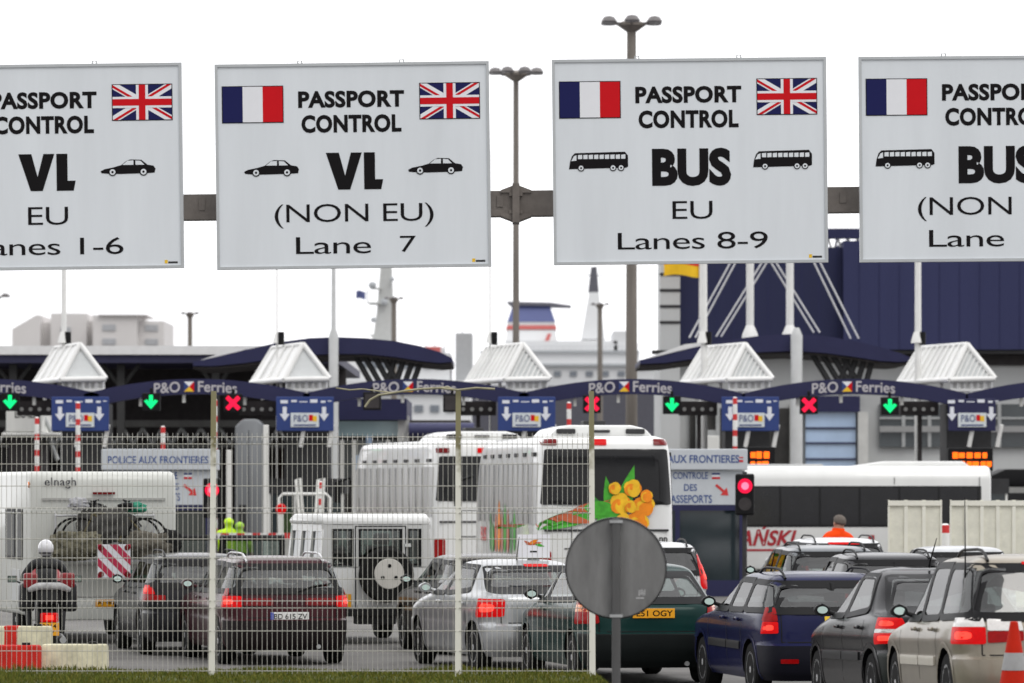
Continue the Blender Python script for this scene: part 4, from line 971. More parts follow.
def board():
    o0 = onmh(.03,-.78,1.27); t = thing('warning_board', 'red and white diagonally striped warning board on the bicycle rack', 'sign', o0, ma)
    w_ = .5; b = MB(); b.bb((-w_/2,-.012,-w_/2),(w_/2,.012,w_/2)); b.build('board', FLW, t, bevel=.005)
    b = MB()
    for i in range(-2,3):
        c = i*.25; poly = [(-w_/2, c+w_/2+.055),(-w_/2, c+w_/2-.07),(w_/2, c-w_/2-.07),(w_/2, c-w_/2+.055)]
        for lim, sg in ((-w_/2,1),(w_/2,-1)):
            out = []
            for k in range(len(poly)):
                p, q = poly[k], poly[(k+1)%len(poly)]; a_, b_ = (p[1]-lim)*sg, (q[1]-lim)*sg
                if a_ >= 0: out.append(p)
                if (a_ >= 0) != (b_ >= 0): tt = a_/(a_-b_); out.append((p[0]+(q[0]-p[0])*tt, p[1]+(q[1]-p[1])*tt))
            poly = out
        if len(poly) > 2: b.flat(poly, -.015)
    b.build('stripes', mat('board_red', (.5,.03,.08), .5, var=.05), t)
    for sx in (-1,1):
        for sz in (-1,1):
            b = MB(); b.lathe([(.04,-.03),(.045,-.012)], 16, 'y', (sx*.2,0,sz*.2)); b.build('reflector', LAMPD, t)
    b = MB(); b.tube((-.2,.01,0),(-.2,.2,0),.012); b.tube((.2,.01,0),(.2,.2,0),.012); b.build('bracket', STEEL, t)
board()
def offroader():
    W, L, H = 1.79, 3.9, 1.97; loc, a = place(319, 66, 14, W, 0)
    t = thing('offroader', 'boxy white off-roader with spare wheel on its rear door', 'car', loc, a, 'cars queuing for passport control'); h_ = W/2
    CW = mat('offroader_white', (.64,.645,.63), .4, coat=.4, var=.06, scale=1.5)
    b = MB(); b.prism([(0,.5),(L,.5),(L,1.12),(L-1.15,1.18),(0,1.18)], -h_, h_, 'yz'); b.build('body', CW, t, bevel=.05, smooth=40)
    ca = MB()   # cabin sides with openings: posts and rails
    zb, zt = 1.18, H-.16; xo, xi = h_-.02, h_-.12
    def sideX(z): return h_-.02-(z-zb)*.10
    for sx in (-1,1):
        for y0, y1 in ((0,.16),(.86,.98),(1.62,1.74),(2.38,2.5)):
            ca.prism([(sx*sideX(zb),zb-.01),(sx*sideX(zt),zt+.01),(sx*(sideX(zt)-.06),zt+.01),(sx*(sideX(zb)-.06),zb-.01)], y0, y1, 'xz')
        for y0, y1 in ((.16,.86),(.98,1.62),(1.74,2.38)):
            ca.prism([(sx*sideX(zt-.10),zt-.10),(sx*sideX(zt),zt+.005),(sx*(sideX(zt)-.06),zt+.005),(sx*(sideX(zt)-.06),zt-.10)], y0, y1, 'xz')
            ca.prism([(sx*sideX(zb),zb-.005),(sx*sideX(zb+.06),zb+.06),(sx*(sideX(zb)-.06),zb+.06),(sx*(sideX(zb)-.06),zb-.005)], y0, y1, 'xz')
    for x0, x1 in ((-h_+.08,-h_+.20),(-.36,-.28),(.40,.48),(h_-.20,h_-.08)): ca.bb((x0,-.002,zb-.01),(x1,.058,zt+.01))
    ca.bb((-h_+.05,.003,zt-.06),(h_-.05,.06,zt+.005)); ca.build('cabin', CW, t)
    b = MB(); b.prism([(-.03,zt),(2.55,zt),(2.5,H-.06),(2.2,H),(.25,H+.01),(.02,H-.05)], -h_+.05, h_-.05, 'yz'); b.build('roof', CW, t, bevel=.06, smooth=40)
    for sx in (-1,1):
        for i in range(2): 
            b = MB(); y0 = .55+i*1.0; b.prism([(sx*(h_-.045),zt+.03),(sx*(h_-.16),H-.03),(sx*(h_-.18),H-.05),(sx*(h_-.07),zt+.03)], y0, y0+.6, 'xz'); b.build('roof_window', WGLASS, t)
        for y0, y1 in ((.16,.86),(.98,1.62),(1.74,2.38)):
            b = MB(); b.prism([(sx*(sideX(zb+.05)-.03),zb+.05),(sx*(sideX(zt-.09)-.03),zt-.09),(sx*(sideX(zt-.09)-.035),zt-.09),(sx*(sideX(zb+.05)-.035),zb+.05)], y0-.01, y1+.01, 'xz'); b.build('side_window', WGLASS, t)
        b = MB(); b.bb((sx*(h_-.27),.025,zb+.02),(sx*(h_-.05)-sx*.04,.03,zt-.06)); 
    for x0, x1 in ((-h_+.20,-.36),(-.28,.40),(.48,h_-.20)):
        b = MB(); b.bb((x0-.01,.022,zb),(x1+.01,.028,zt-.05)); o = b.build('rear_window', CARGLASS, t)
        c = MB(); r_ = .03
        c.bb((x0-.0,-.012,zb+.01),(x0+r_,.02,zt-.06)); c.bb((x1-r_,-.012,zb+.01),(x1,.02,zt-.06)); c.bb((x0+r_,-.012,zb+.01),(x1-r_,.02,zb+.04)); c.bb((x0+r_,-.012,zt-.09),(x1-r_,.02,zt-.06)); c.build('seal', BLACK, o)
    b = MB(); b.bb((-h_+.06,2.44,zb+.02),(h_-.06,2.45,zt-.02)); b.build('windscreen', CARGLASS, t)
    b = MB(); 
    for x in (-.33,.45): b.bb((x-.008,-.006,.55),(x+.008,.0,zt-.02))
    b.bb((-.33,-.006,zt-.03),(.45,-.003,zt-.015)); b.build('door_gap', BLACK, t)
    for z in (.75,1.05,1.5):
        b = MB(); b.box((.48,-.02,z),(.09,.04,.05)); b.build('hinge', CW, t)
    o = MB(); sx0, sz0, sr = .12, 1.05, .42
    o.lathe([(.2,-.03),(sr*.9,-.03),(sr,-.08),(sr,-.18),(sr*.9,-.24),(sr*.6,-.24)], 36, 'y', (sx0,0,sz0)); sw = o.build('spare_wheel', RUBBER, t, smooth=35)
    c = MB(); c.lathe([(.235,-.235),(.225,-.255),(.08,-.262),(.02,-.262)], 28, 'y', (sx0+.02,0,sz0+.02)); rm = c.build('rim', mat('spare_rim', (.62,.6,.55), .5, var=.1), sw, smooth=35)
    c = MB()
    for i in range(3): a_ = R(90+120*i); c.lathe([(.03,-.268),(.03,-.25)], 12, 'y', (sx0+.02+.12*math.cos(a_),0,sz0+.02+.12*math.sin(a_)))
    c.build('nut', BLACK, rm)
    for sx in (-1,1):
        for z, m_ in ((.80,LAMPO),(.92,LAMPD),(1.06,LAMPO)):
            b = MB(); b.lathe([(.04,-.03),(.045,0)], 16, 'y', (sx*(h_-.09),0,z)); b.build('tail_lamp', m_, t)
        for y_ in (.65, L-.75): wheel(t, sx*(h_-.1), y_, .38, sx, WHITE, .22, 6)
        b = MB()
        for y_ in (.65, L-.75):
            b.path([(sx*(h_+.03), y_+.5*math.cos(R(180*i/8)), .42+.44*math.sin(R(180*i/8))) for i in range(9)], .045, 8); b.cut()
        each(b, 'wheel_arch', TRIM, t, smooth=60)
    b = MB(); b.bb((-h_+.05,-.06,.42),(h_-.05,.05,.54)); b.bb((-.3,-.02,.3),(.3,.3,.5)); b.build('rear_step', TRIM, t, bevel=.015)
    b = MB(); b.box((-.58,-.012,.66),(.36,.012,.2)); b.build('number_plate', PLATEY, t)
    for x in (-.4,.4): seat(t, x, 1.75, .75)
    b = MB(); b.box((0,.9,1.1),(1.4,.12,.5)); b.build('rear_seat', SEAT, t, bevel=.03)
offroader()
def van():
    Y = 96.0; X0, X1 = XX(166,Y), XX(290,Y); L = X1-X0
    t = thing('pickup', 'dark open-framed pickup seen over the roof of the maroon estate', 'pickup', (X0,Y,0), R(2), 'cars queuing for passport control')
    z1 = ZZ(538,Y); z0 = ZZ(557,Y)
    b = MB(); b.bb((0,0,.55),(L,1.8,z0)); b.build('body', mat('pickup_grey', (.09,.085,.08), .5, var=.15), t, bevel=.06, smooth=40)
    b = MB()
    for y in (.08,1.72):
        for x in (.1, L*.38, L*.45, L*.93): b.tube((x,y,z0-.05),(x,y,z1),.05)
        b.tube((.05,y,z1),(L*.38,y,z1),.05); b.tube((L*.45,y,z1-.01),(L*.95,y,z1-.01),.05)
    for x in (.1, L*.38, L*.45, L*.93): b.tube((x,.08,z1),(x,1.72,z1),.05)
    b.build('roll_frame', BLACK, t)
    b = MB(); b.bb((.12,.9,z0),(L*.36,.92,z1-.05)); b.bb((L*.47,.9,z0),(L*.92,.92,z1-.05)); b.build('window', CARGLASS, t)
    for x in (.9, L-.6):
        for y in (.1,1.7):
            b = MB(); b.lathe([(.2,-.1),(.36,-.1),(.36,.1),(.2,.1)], 24, 'y', (x,y,.36)); b.build('wheel', RUBBER, t)
van()

# ------------------------------------------------------------------ people
def figure(name, label, loc, rz, joints, edges, rad, mats_fn, parts=(), group=None, root=0):
    me = bpy.data.meshes.new(name); me.from_pydata(joints, edges, [])
    o = bpy.data.objects.new(name, me); C.objects.link(o)
    sk = o.modifiers.new('skin', 'SKIN'); sk.use_smooth_shade = True
    for i, v in enumerate(me.skin_vertices[0].data if me.skin_vertices else []): pass
    if not me.skin_vertices:
        bm = bmesh.new(); bm.from_mesh(me); bm.verts.layers.skin.verify(); bm.to_mesh(me); bm.free()
    for i, v in enumerate(me.skin_vertices[0].data): v.radius = rad[i] if isinstance(rad[i], tuple) else (rad[i], rad[i]); v.use_root = (i == root)
    sb = o.modifiers.new('sub', 'SUBSURF'); sb.levels = 2; sb.render_levels = 2
    dg = bpy.context.evaluated_depsgraph_get(); m2 = bpy.data.meshes.new_from_object(o.evaluated_get(dg))
    bpy.data.objects.remove(o)
    o = bpy.data.objects.new(name, m2); C.objects.link(o); m2.materials.clear()
    mlist, fn = mats_fn
    for m in mlist: m2.materials.append(m)
    for p in m2.polygons: p.material_index = fn(p.center); p.use_smooth = True
    o.location = loc; o.rotation_euler = (0,0,rz); tag(o, label, 'person', group)
    return o
def headbits(o, c, r, hair_m, full=True, fy=1):
    c = Vector(c)
    prof = [(max(.004,math.sin(math.pi*i/12)), -math.cos(math.pi*i/12)) for i in range(13)]
    def ball(d, s):
        b = MB(); b.lathe(prof, 20, 'z'); b.v = [tuple(c+Vector(d)+Vector((v[0]*s[0], v[1]*s[1], v[2]*s[2]))) for v in b.v]; return b
    if hair_m:
        b = MB(); b.lathe(prof, 24, 'z'); out = []
        for v in b.v:
            v = Vector(v); k = 1+.05*math.sin(v.x*17+v.z*13)*math.sin(v.y*15)
            if v.y*fy > .35 and v.z < .45: k *= .86
            if v.z < -.45: k *= .8
            out.append(tuple(c+Vector((v.x*r*.90*k, v.y*r*1.08*k, v.z*r*1.16*k))+Vector((0,-fy*.012,.018))))
        b.v = out; b.build('hair', hair_m, o, smooth=80)
    for sx in (-1,1):
        ball((sx*r*.80,-fy*.01,-.01),(.014,.022,.034)).build('ear', SKIN, o, smooth=80)
        if full: ball((sx*.032,fy*r*.90,.012),(.012,.008,.009)).build('eye', INK, o, smooth=80)
    if full:
        ball((0,fy*r*1.02,-.018),(.013,.018,.024)).build('nose', SKIN, o, smooth=80)
        ball((0,fy*r*.92,-.062),(.026,.008,.007)).build('mouth', mat('lips', (.35,.13,.11), .6), o, smooth=80)
STJ = [(0,0,.96),(0,0,1.12),(0,.0,1.30),(0,-.01,1.43),(0,0,1.52),(0,.01,1.60),(0,.02,1.70),(0,.015,1.76),
       (-.10,0,.90),(-.11,.03,.50),(-.11,-.02,.10),(-.11,.10,.04),(.10,0,.90),(.11,.05,.50),(.11,.0,.10),(.11,.12,.04),
       (-.19,-.01,1.42),(-.25,-.02,1.15),(-.23,.10,.90),(-.22,.15,.82),(.19,-.01,1.42),(.25,-.02,1.15),(.23,.10,.90),(.22,.15,.82)]
STE = [(0,1),(1,2),(2,3),(3,4),(4,5),(5,6),(6,7),(0,8),(8,9),(9,10),(10,11),(0,12),(12,13),(13,14),(14,15),(3,16),(16,17),(17,18),(18,19),(3,20),(20,21),(21,22),(22,23)]
STR = [(.16,.11),(.16,.11),(.18,.12),(.15,.10),(.058,.058),(.082,.09),(.088,.10),(.05,.06),(.09,.09),(.065,.065),(.045,.045),(.04,.04),(.09,.09),(.065,.065),(.045,.045),(.04,.04),(.075,.075),(.055,.055),(.04,.04),(.035,.035),(.075,.075),(.055,.055),(.04,.04),(.035,.035)]
def hands(o, pts):
    for sx, p in pts:
        b = MB(); p = Vector(p)
        for i in range(4):
            d = Vector((sx*(-.03+.02*i)*.4, (.03-.02*i), 0)); l = (.075,.085,.08,.062)[i]
            b.path([p+d, p+d+Vector((0,.015,-l*.6)), p+d+Vector((-sx*.012,.03,-l))], [.0095,.009,.007], 6)
        b.path([p+Vector((-sx*.02,.03,.02)), p+Vector((-sx*.035,.055,-.01)), p+Vector((-sx*.03,.06,-.045))], [.011,.01,.008], 6)
        b.build('fingers', SKIN, o, smooth=60)
def orange_man():
    Y = 97.5; k = Y/F; X = XX(831.5,Y)
    def fn(c):
        if c.z > 1.53: return 1
        if c.z > .80: return 0 if not (c.z < .89 and abs(c.x) > .17) else 1
        return 2
    J = [tuple(p) for p in STJ]
    r = [list(x) if isinstance(x, tuple) else x for x in STR]; r = [tuple(x) for x in r]; r[2] = (.22,.15); r[3] = (.19,.13); r[4] = (.07,.07)
    for i in (16,20): r[i] = (.10,.10)
    for i in (17,21): r[i] = (.075,.075)
    o = figure('person', 'person in orange high-visibility jacket seen from behind among the cars', (X,Y,0), R(18), [(a*1.12 if i >= 16 else a, b, c) for i, (a,b,c) in enumerate(J)], STE, r, ([HIVISO, SKIN, CLOTHD], fn))
    o.scale = (1.2,1.18,1.03); o.rotation_euler = (R(3),R(4),R(35))
    headbits(o, (0,.018,1.665), .112, HAIR); hands(o, [(-1,(-.245,.15,.82)),(1,(.245,.15,.82))])
    b = MB(); b.lathe([(.125,-.02),(.105,.03),(.098,.09),(.088,.095),(.085,.04)], 24, 'z', (0,.012,1.475), cap=False); b.build('collar', HIVISO, o, smooth=60)
orange_man()
for px, top, lab, sgn in ((229,518,'person in bright yellow high-visibility jacket and hood, left of the pair',1),(239.5,522,'person in yellow-green high-visibility clothing, right of the pair',-1)):
    Y = 124.0; zt = ZZ(top,Y)
    def fn2(c): return 0 if c.z > .95 else (1 if abs(c.x) > .19 and c.z > .75 else 2)
    sc_ = zt/1.80
    o = figure('person', lab, (XX(px,Y),Y,0), R(20*sgn), STJ, STE, STR, ([HIVISY if sgn > 0 else mat('hivis_green', (.35,.6,.06), .7, var=.1, scale=9, bump=.4), SKIN, CLOTHD], fn2), group='workers in yellow by the barrier')
    o.scale = (sc_*1.35, sc_*1.3, sc_)
    headbits(o, (0,.018,1.665), .104, HIVISY if sgn > 0 else MATS['hivis_green']); hands(o, [(-1,(-.22,.15,.82)),(1,(.22,.15,.82))])
def motorcycle():
    Y = 71.5; k = Y/F; X = XX(47,Y); a = R(8)
    X += .03
    t = thing('motorcycle', 'touring motorcycle with red cases ridden by the helmeted person', 'motorcycle', (X,Y,0), a); t.scale = (.94,.94,.94)
    def tyre(y, r, w_):
        b = MB(); b.lathe([(r*.6,-w_*.4),(r*.9,-w_/2),(r,-w_*.2),(r,w_*.2),(r*.9,w_/2),(r*.6,w_*.4)], 32, 'x', (0,y,r)); o = b.build('wheel', RUBBER, t, smooth=40)
        c = MB()
        for i in range(6): an = R(60*i); c.box((0,y+math.cos(an)*r*.35,r+math.sin(an)*r*.35),(.05,r*.55,.04),0,Matrix.Rotation(an,3,'X'))
        c.build('rim', ALLOY, o)
    tyre(.32,.31,.17); tyre(1.78,.31,.12)
    b = MB(); b.prism([(.15,.62),(.7,.45),(1.3,.45),(1.6,.75),(1.55,1.02),(1.1,1.05),(.75,.82),(.1,.88)], -.14, .14, 'yz'); b.build('body', BLACK, t, bevel=.05, smooth=45)
    b = MB(); b.box((0,.75,.9),(.28,.75,.10)); b.build('saddle', TRIM, t, bevel=.04, smooth=50)
    b = MB(); b.box((0,1.55,1.15),(.5,.25,.4),0,Matrix.Rotation(R(-25),3,'X')); b.build('fairing', mat('fairing_red', (.3,.015,.02), .3, coat=1), t, bevel=.08, smooth=50)
    PR = mat('case_red', (.2,.006,.01), .45, coat=.2, var=.15)
    for sx in (-1,1):
        b = MB(); b.box((sx*.31,.42,.92),(.22,.5,.42)); o = b.build('side_case', mat('case_black', (.016,.016,.018), .4, var=.1), t, bevel=.05, smooth=50)
        b = MB(); b.box((sx*.27,.06,1.17),(.20,.24,.22)); b.build('case_lid', PR, t, bevel=.03, smooth=50)
    b = MB(); b.box((0,.16,.98),(.34,.36,.30)); b.build('top_case', mat('case_grey', (.03,.03,.032), .4, var=.1), t, bevel=.06, smooth=50)
    b = MB(); b.path([(-.3,.0,1.05),(-.15,-.06,1.09),(.15,-.06,1.09),(.3,.0,1.05)], .055, 10); b.build('luggage_roll', mat('roll_pale', (.4,.4,.4), .8, var=.3, scale=15), t, smooth=60)
    b = MB(); b.box((0,-.06,.63),(.26,.05,.14)); o = b.build('tail_lamp', LAMPON, t, bevel=.02); b = MB(); b.box((0,-.088,.63),(.12,.01,.07)); b.build('bulb', LAMPHOT, o)
    b = MB(); b.box((0,-.07,.46),(.28,.012,.19)); o = b.build('number_plate', PLATEY, t, bevel=.004)
    b = MB(); text(b, 'R214', -.10,.475,.10,.535, lambda u,v:(u,-.078,v), .01); text(b, 'KJV', -.08,.385,.08,.445, lambda u,v:(u,-.078,v), .01); each(b, 'lettering', INK, o)
    b = MB(); b.box((0,-.03,.55),(.2,.08,.34)); b.build('mudguard', BLACK, t, bevel=.03)
    b = MB(); b.path([(-.36,1.2,1.16),(-.2,1.34,1.12),(.2,1.34,1.12),(.36,1.2,1.16)], .016, 8); b.build('handlebar', BLACK, t)
    for sx in (-1,1):
        b = MB(); b.tube((sx*.34,1.35,1.1),(sx*.46,1.32,1.16),.012); b.box((sx*.48,1.3,1.17),(.14,.05,.10)); o = b.build('mirror', BLACK, t, bevel=.02)
        c = MB(); c.box((sx*.48,1.272,1.17),(.12,.005,.08)); c.build('mirror_glass', MATS['mirror_glass'], o)
        b = MB(); b.tube((sx*.2,-.05,.3),(sx*.2,.7,.34),.05,.04); b.build('exhaust', STEEL, t, smooth=50)
    J = [(0,.78,1.02),(0,.80,1.16),(0,.86,1.32),(0,.90,1.42),(0,.93,1.49),(0,.96,1.56),(0,.97,1.63),(0,.96,1.68),
         (-.16,.86,.98),(-.27,1.15,.82),(-.25,.95,.42),(-.25,1.08,.36),(.16,.86,.98),(.27,1.15,.82),(.25,.95,.42),(.25,1.08,.36),
         (-.20,.92,1.40),(-.34,1.02,1.22),(-.34,1.18,1.17),(-.33,1.22,1.17),(.20,.92,1.40),(.34,1.02,1.22),(.34,1.18,1.17),(.33,1.22,1.17)]
    rr = list(STR); rr[2] = (.19,.13)
    o = figure('person', 'person in dark riding clothes and white helmet sitting on the motorcycle', (X,Y,0), a, J, STE, rr, ([mat('leathers', (.02,.02,.022), .6, var=.2)], lambda c: 0)); o.scale = (.9,.94,.94)
    b = MB(); prof = [(max(.004,math.sin(math.pi*i/12)), -math.cos(math.pi*i/12)) for i in range(13)]; b.lathe(prof, 24, 'z')
    b.v = [(v[0]*.122, v[1]*.15+.965, v[2]*.135+1.63) for v in b.v]; o2 = b.build('helmet', mat('helmet_white', (.6,.6,.62), .25, coat=1, var=.08), o, smooth=80)
    b = MB(); b.lathe([(.95,-.012),(.99,0),(.95,.012)], 28, 'z', cap=False); b.v = [(v[0]*.112, v[1]*.14+.965, v[2]+1.565) for v in b.v]; b.build('helmet_trim', BLACK, o2, smooth=60)
    b = MB(); b.box((0,1.09,1.63),(.2,.1,.10)); b.build('visor', WGLASS, o2, bevel=.03, smooth=50)
    for sx in (-1,1):
        b = MB(); q = Vector((sx*.34,1.20,1.165))
        for i in range(4): b.path([q+Vector((sx*(.03-.02*i),-.01,.02)), q+Vector((sx*(.03-.02*i),.04,.015)), q+Vector((sx*(.03-.02*i),.035,-.02))], [.012,.012,.01], 6)
        b.path([q+Vector((-sx*.05,-.02,.0)), q+Vector((-sx*.05,.02,-.02)), q+Vector((-sx*.04,.03,-.03))], .012, 6); b.build('glove', BLACK, o, smooth=60)
motorcycle()

# ------------------------------------------------------------------ toll plaza: booths, arches, lane signals
YB = 140.0; KB = YB/F
def arch(cx, txt, label, half=113, drop=15, solid=True):
    Y = YB-.4; k = Y/F; X = XX(cx,Y)
    t = thing('overhead_arch', label, 'arch', (X, Y, 0), 0, 'navy arches over the border lanes')
    zc = lambda u: ZZ(386.5+drop*(u/(half*k))**2, Y)   # centre line
    hw = half*k; th = 7.6*k; n = 24
    b = MB(); up = [(-hw+2*hw*i/n, zc(-hw+2*hw*i/n)+th) for i in range(n+1)]; lo = [(x, z-2*th) for x, z in up]
    for i in range(n): b.prism([up[i], up[i+1], lo[i+1], lo[i]], 0, .5)
    b.build('beam', NAVY, t)
    LT = mat('arch_lettering', (.5,.48,.5), .5, var=.05)
    if txt:
        b = MB(); fn = lambda u, v: (u, -.008, zc(u)+v)
        text(b, 'P&O', -43*k, -5.4*k, -17*k, 5.4*k, fn, .014); text(b, 'Ferries', 1*k, -5.4*k, 40*k, 5.4*k, fn, .014)
        each(b, 'lettering', LT, t)
        b = MB(); x0, x1 = -13*k, -3*k; z0, z1 = zc(-8*k)-5*k, zc(-8*k)+5*k; xm, zm = (x0+x1)/2, (z0+z1)/2
        for poly, mi in (([(x0,z1),(x1,z1),(xm,zm)],1),([(x0,z0),(x1,z0),(xm,zm)],2),([(x0,z0),(xm,zm),(x0,z1)],0),([(x1,z0),(x1,z1),(xm,zm)],3)): b.flat(poly, -.009, mi)
        b.build('emblem', [SBLUE, FLW, YELLOW, RED], t)
    b = MB()
    for u in (-.42,-.1,.35): b.box((u*2*hw*.6, .25, zc(u*1.2*hw)-th-.10), (.08,.2,.24)); b.cut()
    each(b, 'lamp', WHITED, t)
    return t
for cx, lab in ((-14,'navy arch with white lettering cut off by left edge'),(197,'navy arch with white lettering over the lanes with green arrow and red cross at left'),
                (416,'navy arch with white lettering below the tall curved canopy left of centre'),(632,'navy arch with white lettering above the flower coach'),(855,'navy arch with white lettering over the blue glass door'),(1079,'navy arch cut off by right edge')):
    arch(cx, True, lab)
def booth_roof(t, variant):
    k = KB
    # gabled white roof, ridge running away to the left
    def p(px, py, y): return ((px)*k, y, ZZ(py, YB))
    A0, A1 = p(-3,344,.0), p(-40,344,3.8)             # ridge: front, back
    Lf, Rf = p(-21,380,-.35), p(24,379,-.35); Lb = p(-62,380,3.8); Rb = p(-14,379,3.8)
    RM = mat('roof_white', (.80,.80,.785), .5, var=.08, scale=1.3, streak=.3, world=True)
    b = MB()
    def slab(q, th=.05):
        q = [Vector(v) for v in q]; n = (q[1]-q[0]).cross(q[3]-q[0]).normalized()*th
        b.add(q+[v-n for v in q], [(0,1,2,3),(7,6,5,4),(0,4,5,1),(1,5,6,2),(2,6,7,3),(3,7,4,0)])
    slab([A0, A1, Lb, Lf]); slab([A1, A0, Rf, Rb])
    b.build('roof', RM, t)
    b = MB(); g = [Vector(A0), Vector(Lf), Vector(Rf)]; c = (g[0]+g[1]+g[2])/3
    q = [c+(v-c)*.90+Vector((0,.03,0)) for v in g]; b.add(q, [(0,1,2)]); b.build('gable', mat('gable_grey', (.6,.62,.62), .4, var=.06), t)
    b = MB()
    for v0, v1 in ((A0,Lf),(A0,Rf),(Lf,Rf),(A0,A1),(A1,Lb),(Lb,Lf)): b.tube(v0, v1, .075 if v1 in (Lf,Rf) else .055, n=8); b.cut()
    n = 9 if variant else 4
    for i in range(1, n):
        s_ = i/n; a_ = Vector(A0).lerp(Vector(A1), s_); e_ = Vector(Lf).lerp(Vector(Lb), s_); nrm = Vector((-.03,-.02,.03)); b.tube(a_+nrm, e_+nrm, .03, n=6); b.cut()
        if variant:
            a2 = Vector(A0)+Vector((0,-.02,0)); b.tube(a2.lerp(Vector(Rf), s_), Vector(Lf).lerp(Vector(Rf), s_)+Vector((0,-.02,0)), .02, n=6); b.cut()
    each(b, 'roof_rib', RM, t, smooth=50)
    b = MB(); z0, z1 = ZZ(398,YB), ZZ(380,YB)
    for i in range(7): x = (-19+i*6.6)*k; b.tube((x,-.2,z0),(x,-.2,z1),.04+.02*(i%2), n=6); b.cut()
    for y in (0.8,2.2,3.4): b.tube(((-19-y*9)*k,y,z0),((-19-y*9)*k,y,z1),.05, n=6); b.cut()
    b.tube((-20*k,-.2,z0+.2),(22*k,-.2,z0+.2),.06); b.cut(); b.bb((-20*k,-.15,z1-.28),(22*k,-.05,z1-.02)); each(b, 'railing', RM, t, smooth=50)
def booth(cx, label, variant, slabel, sty):
    k = KB; X = XX(cx,YB); t = thing('booth', label, 'booth', (X,YB,0), 0, 'border booths with white gabled roofs')
    booth_roof(t, variant)
    z0 = ZZ(403,YB)
    b = MB(); b.bb((-1.0,0,0),(1.0,3.4,1.0)); b.build('wall', mat('booth_wall', (.45,.45,.43), .6, var=.2, world=True), t, bevel=.02)
    b = MB(); b.bb((-.97,.03,1.0),(.97,3.37,2.2)); b.build('window', WGLASS, t)
    b = MB(); b.bb((-1.05,-.05,2.2),(1.05,3.45,2.6)); b.bb((-.6,.3,2.6),(.6,2.6,z0)); b.build('header', DGREY, t)
    b = MB()
    for x in (-.98,-.3,.4,.98):
        b.bb((x-.03,-.015,1.0),(x+.03,.02,2.2)); b.cut()
    each(b, 'window_post', WHITED, t)
    # dark lamp bank at the left of each booth
    b = MB(); zb_ = ZZ(415,YB), ZZ(401,YB); b.bb((-68*k,.5,zb_[0]),(-30*k,1.2,zb_[1])); b.bb((-50*k,.7,0.0),(-46*k,.9,zb_[0])); b.build('lamp_bank', DARK, t)
    b = MB()
    for i in range(4): b.lathe([(.055,.46),(.05,.50)], 12, 'y', ((-63+i*9)*k,0,ZZ(409,YB))); b.cut()
    each(b, 'lamp', mat('lamp_lens', (.5,.5,.48), .3, var=.2), t)
    b = MB()
    for x in (-4*k, 24*k): b.tube((x,-.9,ZZ(447,YB)),(x+4*k,-1.0,ZZ(425,YB)),.06); b.cut()
    each(b, 'sign_strut', WHITE, t)
    # pole above
    # blue lane sign
    s = thing('lane_sign', slabel, 'sign', (X,YB-1.1,ZZ(431,YB-1.1)), 0, 'blue lane signs hung on the booths')
    w0, w1, h_ = (-28*k, 29*k, 34*k) if not sty else (-25*k, 22*k, 32*k)
    b = MB(); b.bb((w0,0,0),(w1,.12,h_)); b.build('panel', SBLUE if not sty else NAVY, s, bevel=.015)
    b = MB(); c = (w0+w1)/2
    for x in (c-20*k, c+19*k):
        b.flat([(x-2*k,24*k),(x-2*k,17*k),(x-5*k,17*k),(x,10*k),(x+5*k,17*k),(x+2*k,17*k),(x+2*k,24*k)], -.006); b.cut()
    for i, (a_, w_) in enumerate(((-25,8),(-14,6),(-6,9),(5,8),(16,5),(23,4))):
        b.box((c+(a_+w_/2)*k*.98, -.004, 29*k+(i%2)*.02), (w_*k*.9,.004,3.2*k-.03*(i%3)))
    SWM = mat('sign_white', (.72,.74,.8), .5, var=.05); c2 = MB(); v0, f0 = b.cuts[2]; c2.v = b.v[v0:]; c2.f = [tuple(i-v0 for i in f) for f in b.f[f0:]]; c2.m = b.m[f0:]; c2.build('lettering', SWM, s)
    b.v, b.f, b.m = b.v[:v0], b.f[:f0], b.m[:f0]; each(b, 'arrow', SWM, s)
    b = MB(); b.bb((c-14*k,-.03,4*k),(c+14*k,.0,18*k)); b.build('plate', mat('inner_plate', (.62,.66,.68), .5, var=.08), s)
    b = MB(); text(b, 'P&O', c-11*k, 9*k, c+3*k, 16*k, lambda u,v:(u,-.036,v), .01, 0); b.bb((c-11*k,-.036,5*k),(c+11*k,-.031,6.5*k),0)
    b.bb((c+4*k,-.036,10*k),(c+8*k,-.031,16*k),1); b.bb((c+8*k,-.037,9.5*k),(c+12*k,-.032,15*k),2); b.build('lettering', [mat('plate_ink', (.06,.08,.2), .5), RED, YELLOW], s)
BL = (('white roofed booth at far left beside the green arrow', 0), ('white roofed booth under the left end of tall curved canopy', 0), ('ribbed white roofed booth behind the flower coach, below the ship funnel', 1), ('ribbed white roofed booth above the border kiosk at right of centre', 1), ('ribbed white roofed booth at far right above the orange text display', 1))
SLB = ('blue lane sign with white arrows at far left', 'blue lane sign with white arrows beside the white mast left of centre', 'blue lane sign with white arrows above the flower coach roof', 'blue lane sign behind the red and white striped pole at right of centre', 'narrow navy lane sign at far right above the orange text display')
for (cx, (lab, v), sl) in zip((83, 306, 526, 748, 970), BL, SLB): booth(cx, lab, v, sl, cx == 970)
